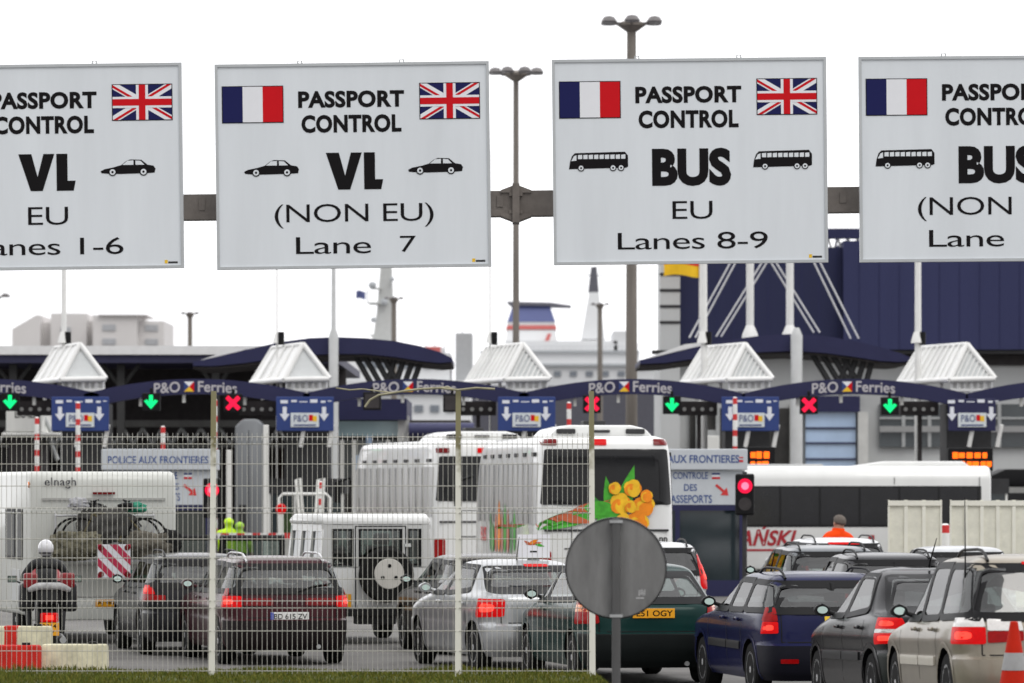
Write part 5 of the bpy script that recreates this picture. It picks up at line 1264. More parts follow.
for px, r, lab, top in ((64,.085,'white mast rising behind the far left booth roof',150),(277,.03,'thin pale mast behind the booth roof left of centre',150),(490,.03,'thin pale mast behind the booth roof at centre',150),(704,.105,'white mast behind the booth roof above the border kiosk',100),(918,.105,'white mast behind the far right booth roof',100)):
    Y = YB+2.2; t = thing('mast', lab, 'mast', (XX(px,Y),Y,0), 0, 'white masts behind the booths')
    b = MB(); b.tube((0,0,0),(0,0,ZZ(top,Y)),r,r*.7,n=16); b.build('pole', WHITE, t, smooth=50)
    b = MB(); b.tube((.12,-.1,ZZ(345,Y)),(.12,-.1,ZZ(332,Y)),.085,n=12); b.build('clamp', BLACK, t, smooth=50)
    b = MB(); b.lathe([(r+.09,0),(r+.07,.1),(r+.01,.3)], 16, 'z', (0,0,ZZ(343,Y))); b.build('collar', WHITE, t, smooth=50)
def lane_signal(px, py, kind, lab):
    Y = YB-.9; k = Y/F
    t = thing('lane_signal', lab, 'signal', (XX(px,Y),Y,ZZ(py,Y)), 0, 'lit lane signals under the arches')
    b = MB(); w_ = 9*k; b.bb((-w_,0,-w_),(w_,.3,w_)); b.bb((-.04,.1,w_),(.04,.2,w_+.14)); b.build('housing', BLACK, t, bevel=.02)
    if kind == 'off': 
        b = MB(); b.bb((-w_*.8,-.01,-w_*.8),(w_*.8,.0,w_*.8)); b.build('dark_face', DARK, t); return
    b = MB()
    if kind == 'go':
        b.bb((-1.9*k,-.02,-1*k),(1.9*k,-.004,7*k)); b.prism([(-7*k,1*k),(0,-7*k),(7*k,1*k),(4*k,2.5*k),(0,-1.6*k),(-4*k,2.5*k)], -.025, -.003)
        b.prism([(-6*k,.5*k),(0,-6*k),(6*k,.5*k)], -.024, -.004); b.build('arrow', GREENL, t)
    else:
        for s in (-1,1): b.box((0,-.012+.004*s,0),(17*k,.012,4.2*k),0,Matrix.Rotation(R(45*s),3,'Y'))
        b.build('cross', REDL, t)
for px, py, kd, lab in ((10,402,'go','lit green arrow signal at far left edge'),(151,402,'go','lit green arrow signal right of the far left blue lane sign'),(233,403,'no','lit red cross signal beside the tall striped pole left'),
    (372,401,'off','dark unlit lane signal under the arch left of centre'),(452,403,'off','dark unlit lane signal above the white coach'),(592,404,'no','lit red cross signal above the flower coach roof'),(672,405,'go','lit green arrow signal left of the ribbed roof booth, above the border kiosk'),(809,405,'no','lit red cross signal left of the blue glass door'),(890,406,'go','lit green arrow signal right of the blue glass door')):
    lane_signal(px, py, kd, lab)
def striped(px, top, bot, Y, lab, r=.075):
    t = thing('striped_pole', lab, 'pole', (XX(px,Y),Y,0), 0, 'red and white striped poles')
    z1 = ZZ(top,Y); b = MB(); z = 0; i = 0
    n = int(z1/.42)+1
    for i in range(n):
        a_, c_ = z1-.42*(i+1), z1-.42*i
        red = .16
        b.lathe([(r,c_-red),(r,c_)], 14, cap=False, mi=1); b.lathe([(r,max(0,a_)),(r,c_-red)], 14, cap=False, mi=0)
    b.lathe([(r,z1),(r*.4,z1+.03)], 14, mi=0); b.build('pole', [WHITE, STRIPER], t, smooth=40)
    b = MB(); b.lathe([(.2,0),(.2,.04),(r,.1)], 16); b.build('base', DGREY, t)
for px, top, Y, lab in ((37,418,137,'red and white striped pole at far left of the row'),(78,403,136,'red and white striped pole in front of the far left blue lane sign'),(163,427,136.5,'short striped pole above the border sign at left'),(215,400,136,'tall striped pole below the red cross signal at left'),(189,455,126,'striped pole beside the left red traffic light'),(321,482,130,'striped pole beside white tube frames behind the fence'),(569,403,136,'striped pole just behind the flower coach roof'),(735,398,136,'red and white striped pole in front of the blue lane sign right of centre'),(945,525,104,'striped post between the cream barrier panels')):
    striped(px, top, 0, Y, lab, .06 if px != 945 else .09)
def traffic_light(px, py, Y, lab):
    k = Y/F; t = thing('traffic_light', lab, 'traffic light', (XX(px,Y),Y,0), 0, 'lit red traffic lights')
    z = ZZ(py,Y); b = MB(); b.tube((0,.15,0),(0,.15,z+.3),.05,n=12); b.build('pole', DGREY, t, smooth=50)
    b = MB(); b.bb((-.20,-.0,z-.62),(.20,.22,z+.26)); b.build('housing', BLACK, t, bevel=.04)
    b = MB(); b.lathe([(.15,-.02),(.16,.01)], 24, 'y', (0,0,z)); o = b.build('red_lens', REDL, t); c = MB(); c.lathe([(.075,-.03),(.08,-.021)], 20, 'y', (0,0,z)); c.build('bulb', REDHOT, o)
    b = MB(); b.lathe([(.14,-.012),(.14,.01)], 24, 'y', (0,0,z-.38)); b.build('dark_lens', DARK, t)
    b = MB(); b.path([(.175*math.cos(R(a_)),-.12,z+.175*math.sin(R(a_))) for a_ in range(0,181,20)], .018, 6); b.build('visor', BLACK, t)
traffic_light(212, 490, 115, 'lit red traffic light at left behind a white fence post')
traffic_light(745, 486, 110, 'lit red traffic light beside the border kiosk at right')
b_t = thing('barrier_lamp', 'small round red lamp on the barrier post behind the fence', 'lamp', (XX(281,126),126,0))
b = MB(); b.tube((0,.05,0),(0,.05,ZZ(505,126)),.06,n=10); b.build('post', WHITED, b_t); b = MB(); b.lathe([(.11,-.03),(.13,.02)], 18, 'y', (0,0,ZZ(509,126))); b.build('red_lens', LAMPON, b_t)
def gate_arm():
    Y = 122.0; xa, xb = XX(205,Y), XX(300,Y); z = ZZ(536,Y)
    t = thing('boom_gate', 'long red and white barrier arm in front of the yellow workers', 'barrier', (xa,Y,0))
    b = MB(); n = 12
    for i in range(n): b.bb(((xb-xa)*i/n,-.04,z-.07),((xb-xa)*(i+1)/n,.04,z+.07), i%2 == 0)
    b.build('arm', [WHITE, STRIPER], t)
    b = MB(); b.bb((xb-xa-.02,-.22,0),(xb-xa+.38,.22,1.05)); b.build('cabinet', WHITED, t, bevel=.03); 
    b = MB(); b.bb((-.05,-.05,0),(.05,.05,z-.07)); b.build('rest_post', DGREY, t)
gate_arm()
def tube_frame():
    Y = 129.0
    t = thing('tube_frame', 'white tubular frame standing behind the fence by the white mast', 'frame', (XX(305,Y),Y,0))
    b = MB(); f = lambda px: XX(px,Y)-XX(305,Y)
    for pts in (((303,560),(296,480),(300,478),(306,560)),((313,560),(318,480),(324,478),(320,560)),((280,560),(279,498),(283,494),(326,494),(330,498),(329,560))):
        b.path([(f(px),0,ZZ(py,Y)) for px, py in pts], .038, 8); b.cut()
    each(b, 'tube', WHITED, t, smooth=60)
tube_frame()
def duct():
    Y = 138.0; x0, x1 = XX(235,Y), XX(263,Y)
    t = thing('ticket_tower', 'tall rounded silver cabinet behind the fence at left', 'cabinet', (x0,Y,0))
    L = x1-x0; b = MB(); z = ZZ(419,Y); b.prism([(0,0),(L,0),(L,z-.15),(L-.15,z),(.2,z),(0,z-.2)], 0, 1.0); b.build('body', mat('silver_cabinet', (.2,.21,.22), .45, .3, var=.12, scale=1, streak=.2), t, bevel=.06, smooth=40)
    b = MB(); b.bb((L*.48,-.008,.1),(L*.5,.0,z-.3)); b.bb((.1,-.012,1.2),(L*.4,.0,1.9)); b.build('panel_gap', DGREY, t)
    for i, px in enumerate((266,229)):
        p = thing('white_post', ('slim white post right of the silver cabinet', 'slim white post left of the silver cabinet')[i], 'post', (XX(px,Y-1),Y-1,0)); b = MB(); b.bb((-.07,-.07,0),(.07,.07,ZZ((425,450)[i],Y-1))); b.build('post', WHITED, p, bevel=.02)
duct()
# border police kiosks and displays
def kiosk(px0, px1, Y, lab, full):
    k = Y/F; X = XX(px0,Y); L = XX(px1,Y)-X
    t = thing('border_kiosk', lab, 'kiosk', (X,Y,0), 0, 'border police kiosks')
    zt = ZZ(449,Y); zf = ZZ(470,Y); zp = ZZ(505,Y)
    KG_ = mat('kiosk_white', (.52,.55,.58), .5, var=.06)
    b = MB(); b.bb((-.05,-.12,zf),(L+.05,2.6,zt)); b.build('fascia', KG_, t, bevel=.02)
    b = MB(); b.bb((0,0,zp),(L,2.5,zf-.01)); b.build('sign_band', KG_, t, bevel=.01)
    b = MB(); b.bb((.02,.03,0),(L-.02,2.45,zp)); b.build('wall', WGLASS if full else mat('kiosk_glass', (.06,.065,.06), .1), t)
    b = MB()
    for x in (.0, L*.36, L-.12): b.bb((x,-.02,0),(x+.10,.06,zp))
    b.bb((.1,-.018,zp-.12),(L-.12,.05,zp-.002)); b.bb((.1,-.018,0),(L-.12,.05,.35)); b.build('frame', NAVY, t)
    fn = lambda u, v: (u, -.126, v); f2 = lambda u, v: (u, -.006, v)
    ink = mat('kiosk_ink', (.05,.09,.25), .5, var=0)
    b = MB(); q = lambda px: XX(px,Y)-X
    if full:
        text(b, 'POLICE AUX FRONTIERES', q(636), zf+7*k, q(739), zf+15*k, fn, .02)
        text(b, 'CONTROLE', q(673), zf-9*k, q(708), zf-2*k, f2, .015); text(b, 'DES', q(684), zf-21*k, q(697), zf-14*k, f2, .015); text(b, 'PASSEPORTS', q(667), zf-33*k, q(712), zf-25*k, f2, .015)
        fx0 = q(712); ax = q(715)
    else:
        text(b, 'POLICE AUX FRONTIERES', q(108), zf+6*k, q(209), zf+14*k, fn, .02)
        text(b, 'DES', q(168), zf-20*k, q(179), zf-13*k, f2, .015); text(b, 'PASSEPORTS', q(140), zf-31*k, q(180), zf-23*k, f2, .015); text(b, 'CONTROLE', q(140), zf-9*k, q(178), zf-2*k, f2, .015)
        fx0 = q(184); ax = q(183)
    each(b, 'lettering', ink, t)
    b = MB(); z = zf-6*k
    b.bb((fx0,-.008,z+1.2*k),(fx0+8*k,-.001,z+3*k),0); b.bb((fx0,-.008,z-1*k),(fx0+8*k,-.002,z+1.2*k),1); b.bb((fx0,-.008,z-3*k),(fx0+8*k,-.001,z-1*k),2); b.build('flag', [SBLUE, FLW, RED], t)
    b = MB(); c = Vector((ax+7*k, zf-20*k)); d = Vector((1,-.85)).normalized(); nn = Vector((-d.y,d.x))
    P_ = [c-d*8*k+nn*1.3*k, c+d*2*k+nn*1.3*k, c+d*2*k+nn*5*k, c+d*8.5*k, c+d*2*k-nn*5*k, c+d*2*k-nn*1.3*k, c-d*8*k-nn*1.3*k]
    b.flat([tuple(v) for v in P_], -.007); b.build('arrow', STRIPER, t)
    if full:
        b = MB(); b.bb((q(739),-.13,zf+8*k),(q(743),-.122,zf+10*k),2); b.bb((q(739),-.13,zf+12*k),(q(743),-.122,zf+13*k),2); b.build('small_flag', [SBLUE, FLW, RED], t)
kiosk(636, 745, 113, 'white border police kiosk with red arrow beside the flower coach', True)
kiosk(104, 211, 117, 'white border police kiosk with red arrow behind the motorhome', False)
def led(px0, px1, py0, py1, Y, lab):
    k = Y/F; X = XX((px0+px1)/2,Y); t = thing('text_display', lab, 'display', (X,Y,0), 0, 'orange text displays')
    hw = (px1-px0)/2*k; z0, z1 = ZZ(py1,Y), ZZ(py0,Y)
    b = MB(); b.bb((-hw,0,z0),(hw,.3,z1)); b.bb((-.08,.1,0),(.08,.25,z0)); b.build('housing', BLACK, t, bevel=.02)
    b = MB(); rnd = random.Random(int(px0))
    for r_ in range(2):
        zc = z1-(z1-z0)*(.32+.38*r_); x = -hw+.12
        while x < hw-.16:
            w_ = rnd.uniform(.10,.17); hh = (z1-z0)*.13*rnd.uniform(.85,1.1)
            b.bb((x,-.015,zc-hh),(x+w_,-.002,zc+hh)); x += w_+rnd.choice((.02,.02,.05))
    b.build('lit_text', ORANGEL, t)
led(948, 993, 448, 471, 135, 'orange text display at right above the coach roof')
led(746, 775, 447, 472, 135, 'orange text display right of the border kiosk, half hidden')
def panels(px0, px1, lab, n):
    Y = 101.0; t = thing('cream_panel', lab, 'barrier', (XX(px0,Y),Y,0), 0, 'cream barrier panels'); L = XX(px1,Y)-XX(px0,Y); z1 = ZZ(500,Y)
    PM = mat('panel_cream', (.78,.77,.68), .6, var=.07, scale=2); PD = mat('panel_mesh', (.72,.71,.61), .7, var=.1, scale=6)
    b = MB(); b.bb((.02,.03,.15),(L-.02,.06,z1-.05)); b.build('sheet', PD, t)
    b = MB()
    for i in range(n+1): x = L*i/n; b.bb((max(0,x-.035),-.005,0),(min(L,x+.035),.065,z1))
    for z in (.1,z1-.06): b.bb((0,-.015,z-.05),(L,.065,z+.05))
    b.build('frame', PM, t)
    b = MB(); b.bb((-.1,-.3,0),(.15,.35,.12)); b.cut(); b.bb((L-.15,-.3,0),(L+.1,.35,.12)); each(b, 'foot', DGREY, t)
panels(888, 942, 'cream barrier panel left of the striped post', 3)
panels(950, 1046, 'wide cream barrier panel right of the striped post', 6)

# ------------------------------------------------------------------ canopies
def canopy(cx, y0px, lab, pts, thick, Y, mastx, struts, white_tip):
    k = Y/F; t = thing('canopy', lab, 'canopy', (XX(cx,Y),Y,0), 0, 'curved navy canopies over the lanes')
    f = lambda px, py: (XX(px,Y)-XX(cx,Y), ZZ(py,Y))
    n = len(pts); up = [f(*p) for p in pts]; lo = [f(p[0], p[1]+th) for p, th in zip(pts, thick)]
    b = MB()
    for i in range(n-1): b.prism([up[i], up[i+1], lo[i+1], lo[i]], 0, 6.0)
    b.build('roof', NAVY, t, smooth=25)
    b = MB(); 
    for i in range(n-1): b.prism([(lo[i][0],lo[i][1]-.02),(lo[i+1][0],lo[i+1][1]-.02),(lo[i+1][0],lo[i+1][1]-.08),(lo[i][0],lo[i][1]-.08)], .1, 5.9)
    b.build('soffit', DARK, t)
    b = MB(); p = [f(*q) for q in white_tip]; b.prism(p, .3, 5.5); b.build('roof_sheet', WHITE, t)
    for a_, c_ in struts:
        b = MB(); A, B_ = f(*a_), f(*c_)
        for y in (.5,):
            b.tube((A[0],y,A[1]),(B_[0],y,B_[1]),.085,n=8)
        b.build('strut', DGREY, t, smooth=50)
    b = MB(); m0, m1 = f(mastx[0], mastx[1]), f(mastx[0], 560); mm = f(mastx[0], 336); b.path([(m1[0],-.3,0),(m1[0],-.3,mm[1]),(m1[0],-.3,mm[1]+.2),(m0[0],-.3,m0[1])],[mastx[2],mastx[2],mastx[2]*.5,mastx[2]*.4],16); b.build('mast', mat('canopy_mast', (.55,.56,.56), .5, var=.06), t, smooth=50)
    return t, f
curve1 = [(193,362),(215,357),(245,350),(280,342),(310,338),(335,337),(365,338),(395,341),(420,346),(440,352),(452,358)]
canopy(335, 0, 'tall curved navy canopy on a white mast left of centre', curve1, [4,9,13,16,17,17,16,16,15,11,4], 150, (334,225,.14), [((355,356),(376,392)),((364,356),(385,392)),((374,356),(394,392)),((383,356),(402,392)),((395,357),(384,392)),((404,357),(393,392)),((413,359),(401,392)),((421,360),(409,392))], [(194,362),(235,352),(246,349),(246,347),(228,350)])
curve2 = [(640,360),(665,355),(700,346),(735,339),(765,335),(795,334),(825,336),(855,341),(880,347),(900,353),(910,357)]
t2, f2c = canopy(790, 0, 'tall curved navy canopy with cable stayed masts at right', curve2, [4,8,12,15,17,17,17,16,14,9,4], 150, (796,328,.17), [((812,352),(836,391)),((822,352),(846,391)),((832,352),(855,391)),((842,353),(864,391)),((850,355),(838,391)),((858,355),(847,391)),((866,357),(856,391)),((874,358),(865,391))], [(641,360),(690,348),(704,345),(704,342),(685,344)])
b = MB()
for (a_, c_) in (((735,255),(690,337)),((740,255),(696,337)),((767,255),(717,336)),((772,255),(722,336)),((768,255),(815,332)),((773,255),(821,332)),((812,255),(852,338)),((818,255),(860,338))):
    A, B_ = f2c(*a_), f2c(*c_); b.tube((A[0],.6,A[1]),(B_[0],.6,B_[1]),.03,n=6); b.cut()
each(b, 'cable', mat('cable_white', (.6,.6,.62), .5), t2)
b = MB()
for px in (751, 791):
    A = f2c(px, 335); T = f2c(px, 150); b.tube((A[0],.6,A[1]),(T[0],.6,T[1]),.11,n=12); b.lathe([(.25,0),(.22,.15),(.11,.4)], 14, 'z', (A[0],.6,A[1]-.1)); b.cut()
each(b, 'stay_mast', WHITE, t2, smooth=50)
b = MB()
for (a_, c_) in (((752,150),(735,255)),((752,150),(740,255)),((790,150),(767,255)),((790,150),(772,255)),((752,150),(768,255)),((752,150),(773,255)),((790,150),(812,255)),((790,150),(818,255))):
    A, B_ = f2c(*a_), f2c(*c_); b.tube((A[0],.6,A[1]),(B_[0],.6,B_[1]),.03,n=6); b.cut()
each(b, 'cable', MATS['cable_white'], t2)

# ------------------------------------------------------------------ buildings behind the lanes
def hall():
    Y = 165.0; k = Y/F; x0, x1 = XX(-120,Y), XX(338,Y)
    t = thing('terminal_hall', 'long low dark terminal hall with pale roof edge at left', 'building', (XX(110,Y),Y,0)); o = XX(110,Y); x0 -= o; x1 -= o
    zt = ZZ(346,Y); b = MB(); b.bb((x0,-.3,zt-.28),(x1,24,zt)); b.build('roof', mat('hall_roof', (.74,.74,.74), .5, var=.06), t)
    b = MB(); b.bb((x0,-.2,ZZ(363,Y)),(x1,23.8,zt-.285)); b.build('fascia', mat('hall_fascia', (.045,.045,.085), .5, var=.1, spec=.1), t)
    b = MB(); b.bb((x0,8,0),(x1,8.3,ZZ(363,Y)-.01)); b.build('back_wall', DARK, t)
    b = MB(); b.bb((x0,5.5,ZZ(425,Y)),(x1,6.1,ZZ(418,Y))); b.cut(); b.bb((x0,5.6,ZZ(446,Y)),(x1,6,ZZ(443,Y))); each(b, 'beam', mat('hall_beam', (.16,.16,.155), .6, var=.15, spec=.1), t)
    b = MB(); i = 0; px = -110
    while px < 325:
        X = XX(px,Y)-o; b.tube((X,5.8,ZZ(426,Y)),(X+10*k,5.8,ZZ(443,Y)),.06,n=6); b.tube((X+10*k,5.8,ZZ(443,Y)),(X+20*k,5.8,ZZ(426,Y)),.06,n=6); px += 20
    b.build('lattice', STEEL, t)
    for px in (12,120,215,300):
        b = MB(); X = XX(px,Y)-o; b.bb((X-.12,.3,0),(X+.12,.6,ZZ(364,Y))); b.build('column', mat('hall_column', (.05,.05,.05), .6, var=.1, spec=.1), t)
        b = MB()
        for s in (-1,1): b.tube((X,.45,ZZ(388,Y)),(X+s*18*k,.45,ZZ(364,Y)),.07,n=6); b.cut()
        each(b, 'brace', MATS['hall_column'], t)
    for px0, px1, m_ in ((60,98,DGREY),(130,200,BROWN),(265,330,BROWN),(-60,25,DGREY)):
        b = MB(); b.bb((XX(px0,Y)-o,7.5,0),(XX(px1,Y)-o,7.95,ZZ(448,Y))); b.build('shutter', m_, t)
    b = MB()
    for px in range(266,330,6): X = XX(px,Y)-o; b.bb((X,7.42,0),(X+2*k,7.5,ZZ(450,Y))); b.cut()
    each(b, 'slat', mat('slat_dark', (.02,.015,.014), .7), t)
hall()
def truck_sign():
    Y = 145.0; t = thing('white_trailer', 'white box trailer with dark lettering at far left behind the lanes', 'trailer', (XX(22,Y),Y,0)); k = Y/F
    f = lambda px: XX(px,Y)-XX(22,Y)
    b = MB(); b.bb((f(6),0,ZZ(432,Y)),(f(42),3,ZZ(404,Y))); b.bb((f(2),-.05,ZZ(436,Y)),(f(60),3.1,ZZ(432.5,Y))); b.build('body', WHITED, t, bevel=.03)
    b = MB(); text(b, 'LIC-IER', f(15), ZZ(418,Y), f(38), ZZ(410,Y), lambda u,v:(u,-.008,v), .015); b.build('lettering', INK, t)
    b = MB(); b.bb((f(8),.2,0.4),(f(40),2.8,ZZ(437,Y))); b.build('chassis', DARK, t)
    for px in (12,36):
        b = MB(); b.lathe([(.3,-.1),(.48,-.1),(.48,.12),(.3,.12)], 20, 'y', (f(px),.1,.48)); b.build('wheel', RUBBER, t)
    b = MB(); b.tube((f(48),1,ZZ(432,Y)),(f(40),1,ZZ(415,Y)),.06); b.tube((f(54),1,ZZ(460,Y)),(f(44),1,ZZ(436,Y)),.08); b.build('stay', STEEL, t)
truck_sign()
def shop():
    Y = 160.0; o = XX(370,Y); f = lambda px: XX(px,Y)-o
    t = thing('shop_block', 'navy fronted shop block with pale cyan windows behind the lanes', 'building', (o,Y,0))
    b = MB(); b.bb((f(330),.4,0),(f(470),8,ZZ(420,Y))); b.build('wall', mat('shop_wall', (.075,.07,.068), .6, var=.15, spec=.1), t)
    b = MB(); b.bb((f(332),-.3,ZZ(420,Y)),(f(407),8,ZZ(399,Y))); b.build('fascia', NAVY, t)
    b = MB(); b.bb((f(337),.25,ZZ(436,Y)),(f(398),.41,ZZ(421,Y))); b.build('window', CYANGLASS, t)
    b = MB(); b.bb((f(341),.3,ZZ(480,Y)),(f(396),.42,ZZ(440,Y))); b.build('glazing', mat('shop_glazing', (.17,.18,.18), .1, var=.5, scale=.5, streak=.3), t)
    b = MB(); b.bb((f(366),.22,ZZ(482,Y)),(f(372),.3,ZZ(436,Y))); b.bb((f(352),.24,ZZ(470,Y)),(f(362),.3,ZZ(455,Y))); b.build('blue_pane', SKYGLASS, t)
    b = MB(); b.bb((f(398),-.1,0),(f(409),.5,ZZ(416,Y))); b.cut(); b.bb((f(328),-.1,0),(f(333),.5,ZZ(421,Y))); each(b, 'column', mat('shop_column', (.5,.5,.49), .6, var=.1), t)
    b = MB(); b.prism([(ZZ(437,Y),0)],0,0) if False else b.path([(f(409),-.2,ZZ(430,Y)),(f(474),-.2,ZZ(430,Y))], 7.2*Y/F, 20); b.build('awning', mat('awning_navy', (.05,.052,.12), .5, var=.1), t, smooth=50)
    for px in (340,352,386):
        b = MB(); b.bb((f(px),.1,0),(f(px)+.12,.22,ZZ(440,Y))); b.build('mullion', WHITED, t)
shop()
def terminal():
    Y = 185.0; k = Y/F; o = XX(850,Y); f = lambda px: XX(px,Y)-o
    t = thing('terminal_building', 'large navy clad terminal building with pale grey base at right', 'building', (o,Y,0))
    zt, zm = ZZ(250,Y), ZZ(350,Y)
    b = MB(); b.bb((f(680),0,zm),(f(842),9,zt+.1)); b.build('cladding', mat('navy_cladding_dark', (.026,.029,.072), .6, var=.08, scale=.4, streak=.1, spec=.15), t)
    b = MB(); b.bb((f(842.5),-.6,zm),(f(1150),9,zt+.3)); b.build('cladding', NAVYC, t)
    b = MB()
    for i in range(9): X = f(700+i*17); b.bb((X-.02,-.008,zm),(X+.02,-.002,zt+.4))
    for i in range(15): X = f(858+i*20); b.bb((X-.02,-.610,zm),(X+.02,-.602,zt-.1))
    b.build('cladding_seam', mat('seam', (.030,.033,.085), .6, spec=.1), t)
    b = MB(); b.bb((f(660),-.3,0),(f(679.8),3,ZZ(258,Y))); b.build('stair_tower', GREY, t)
    b = MB()
    for py in (276,292,308,324): b.bb((f(660)-.02,-.33,ZZ(py,Y)),(f(679.8),-.305,ZZ(py,Y)+.10)); b.cut()
    each(b, 'tower_seam', DGREY, t)
    b = MB(); b.bb((f(661),.5,0),(f(1150),9,zm-.01)); b.build('base_wall', GREY, t)
    b = MB(); b.bb((f(652),-.5,ZZ(354,Y)),(f(1150),.48,ZZ(350.5,Y))); b.build('soffit', DGREY, t)
    b = MB(); b.bb((f(905),.30,ZZ(352.5,Y)-.45),(f(1150),.49,ZZ(354.3,Y))); 
    b.build('ledge', DARK, t)
    b = MB(); b.bb((f(880),.3,ZZ(447,Y)),(f(1090),.49,ZZ(404,Y))); b.build('window', mat('strip_window', (.05,.06,.065), .08, var=.3, scale=.3, spec=.8), t)
    b = MB(); 
    for px in (904,930,966,1000,1040): b.bb((f(px)-.06,.2,ZZ(447,Y)),(f(px)+.06,.3,ZZ(404,Y))); b.cut()
    b.bb((f(880),.22,ZZ(419,Y)),(f(1090),.29,ZZ(417,Y))); each(b, 'mullion', STEEL, t)
    b = MB(); b.bb((f(880),.12,ZZ(432,Y)),(f(1090),.19,ZZ(426,Y))); b.build('handrail_band', mat('band_grey', (.3,.3,.3), .5), t)
    b = MB(); b.bb((f(806),.2,0),(f(856),.49,ZZ(412,Y))); b.build('glass_door', SKYGLASS, t)
    b = MB()
    for py in (428,443,459): b.bb((f(806),.12,ZZ(py,Y)-.03),(f(856),.2,ZZ(py,Y)+.03)); b.cut()
    b.bb((f(803),.0,ZZ(412,Y)),(f(860),.5,ZZ(396,Y))); each(b, 'door_frame', NAVY, t)
    b = MB(); b.bb((f(858),-.1,0),(f(868),.5,ZZ(412,Y))); b.cut(); b.bb((f(790),-.2,0),(f(800),.5,ZZ(404,Y))); each(b, 'column', mat('term_column', (.55,.55,.53), .6, var=.1), t)
    b = MB(); b.bb((f(690),.3,ZZ(470,Y)),(f(790),.49,ZZ(408,Y))); b.build('dark_front', mat('front_dark', (.06,.058,.056), .5, var=.4, scale=.8, spec=.1), t)
    b = MB()
    for px in (696,716,742,766): b.bb((f(px),.1,0),(f(px)+.14,.3,ZZ(408,Y))); b.cut()
    b.bb((f(696),.12,ZZ(438,Y)),(f(720),.28,ZZ(430,Y))); each(b, 'front_frame', STEEL, t)
    b = MB(); b.bb((f(700),-1.2,0),(f(718),.0,ZZ(436,Y)));  b.build('side_cabinet', WHITED, t, bevel=.03)
    b = MB(); b.bb((f(750),.35,ZZ(358,Y)),(f(770),.49,ZZ(352,Y))); b.build('vent', DARK, t)
    # lattice girder and navy beam on the roof
    b = MB(); b.bb((f(818),1,ZZ(237,Y)),(f(1080),1.6,ZZ(227,Y))); b.build('roof_beam', NAVY, t)
    b = MB()
    for i in range(24):
        X = f(820+i*10); b.tube((X,1.2,ZZ(237,Y)),(X+5*k,1.2,ZZ(251,Y)),.05,n=6); b.tube((X+5*k,1.2,ZZ(251,Y)),(X+10*k,1.2,ZZ(237,Y)),.05,n=6)
    b.build('lattice', WHITE, t)
terminal()
def flag(px0, px1, py0, py1, Y, pole, cols, lab, name='flag'):
    t = thing(name, lab, 'flag', (XX(px0,Y),Y,ZZ(py1,Y))); k = Y/F; W_, H_ = (px1-px0)*k, (py1-py0)*k; n = 10; b = MB()
    for j in range(len(cols)):
        vs = []
        for i in range(n+1):
            u = i/n
            for v in (j/len(cols), (j+1)/len(cols)): vs.append((u*W_, .12*math.sin(u*7), H_*(1-v)+.10*math.sin(u*5)*H_))
        b.add(vs, [(2*i,2*i+2,2*i+3,2*i+1) for i in range(n)], j)
    b.build('cloth', cols, t, smooth=60, recalc=False); return t
fm = [mat('flag_gold', (.85,.52,.02), .7), mat('flag_scarlet', (.7,.05,.03), .7)]
flag(664, 700, 259, 276, 183, 0, [fm[1], fm[0], fm[0]], 'red and yellow flag flying beside the navy building')
tt = thing('flag_pole', 'thin pole carrying the red and yellow flag', 'pole', (XX(700.5,183),183,0)); b = MB(); b.tube((0,0,0),(0,0,ZZ(200,183)),.07,.05); b.build('pole', WHITE, tt)
# high masts
def highmast(px, top, Y, r, crown, n, lab):
    k = Y/F; t = thing('floodlight_mast', lab, 'mast', (XX(px,Y),Y,0), 0, 'tall floodlight masts')
    z = ZZ(top,Y); b = MB(); b.tube((0,0,0),(0,0,z),r*1.25,r*.9,n=16); b.lathe([(r*2.4,0),(r*2.4,.08),(r*1.4,.15)], 16); b.build('pole', POLEM, t, smooth=50)
    b = MB(); b.lathe([(r*.9,-.25),(crown*.42,-.05),(crown*.42,.03),(r*.9,.12)], 20, 'z', (0,0,z)); b.build('ring', POLEM, t, smooth=40)
    for i in range(n):
        a_ = 2*math.pi*(i+.5)/n; c = Vector((math.cos(a_)*crown*.78, math.sin(a_)*crown*.78, z+.08*crown))
        b = MB(); b.path([(math.cos(a_)*crown*.3, math.sin(a_)*crown*.3, z-.02), c-Vector((0,0,.02))], .035*crown, 6)
        b.lathe([(.03*crown,.13*crown),(.15*crown,.10*crown),(.24*crown,-.03*crown),(.22*crown,-.07*crown)], 14, 'z', c)
        o = b.build('lamp_head', mat('lamp_head_grey', (.16,.15,.15), .5, .3, var=.15), t, smooth=50)
        c2 = MB(); c2.lathe([(.2*crown,-.072*crown),(.19*crown,-.085*crown)], 14, 'z', c); c2.build('lamp_glass', mat('lamp_glass', (.3,.3,.32), .2), o)
highmast(516, 74, 172, .10, .95, 8, 'floodlight mast with round crown between the second and third passport signs')
highmast(631.5, 24, 158, .155, 1.02, 6, 'tallest floodlight mast rising above the BUS EU sign')
highmast(190, 314, 320, .16, .62, 6, 'small distant floodlight mast above the terminal hall roof at left')
highmast(394, 299, 300, .16, .62, 6, 'distant floodlight mast in front of the ship radar mast')
highmast(600, 305, 320, .16, .62, 6, 'distant floodlight mast beside the ship signal mast')
highmast(-6, 297, 300, .16, 1.0, 6, 'floodlight mast mostly outside the left edge, one lamp showing')

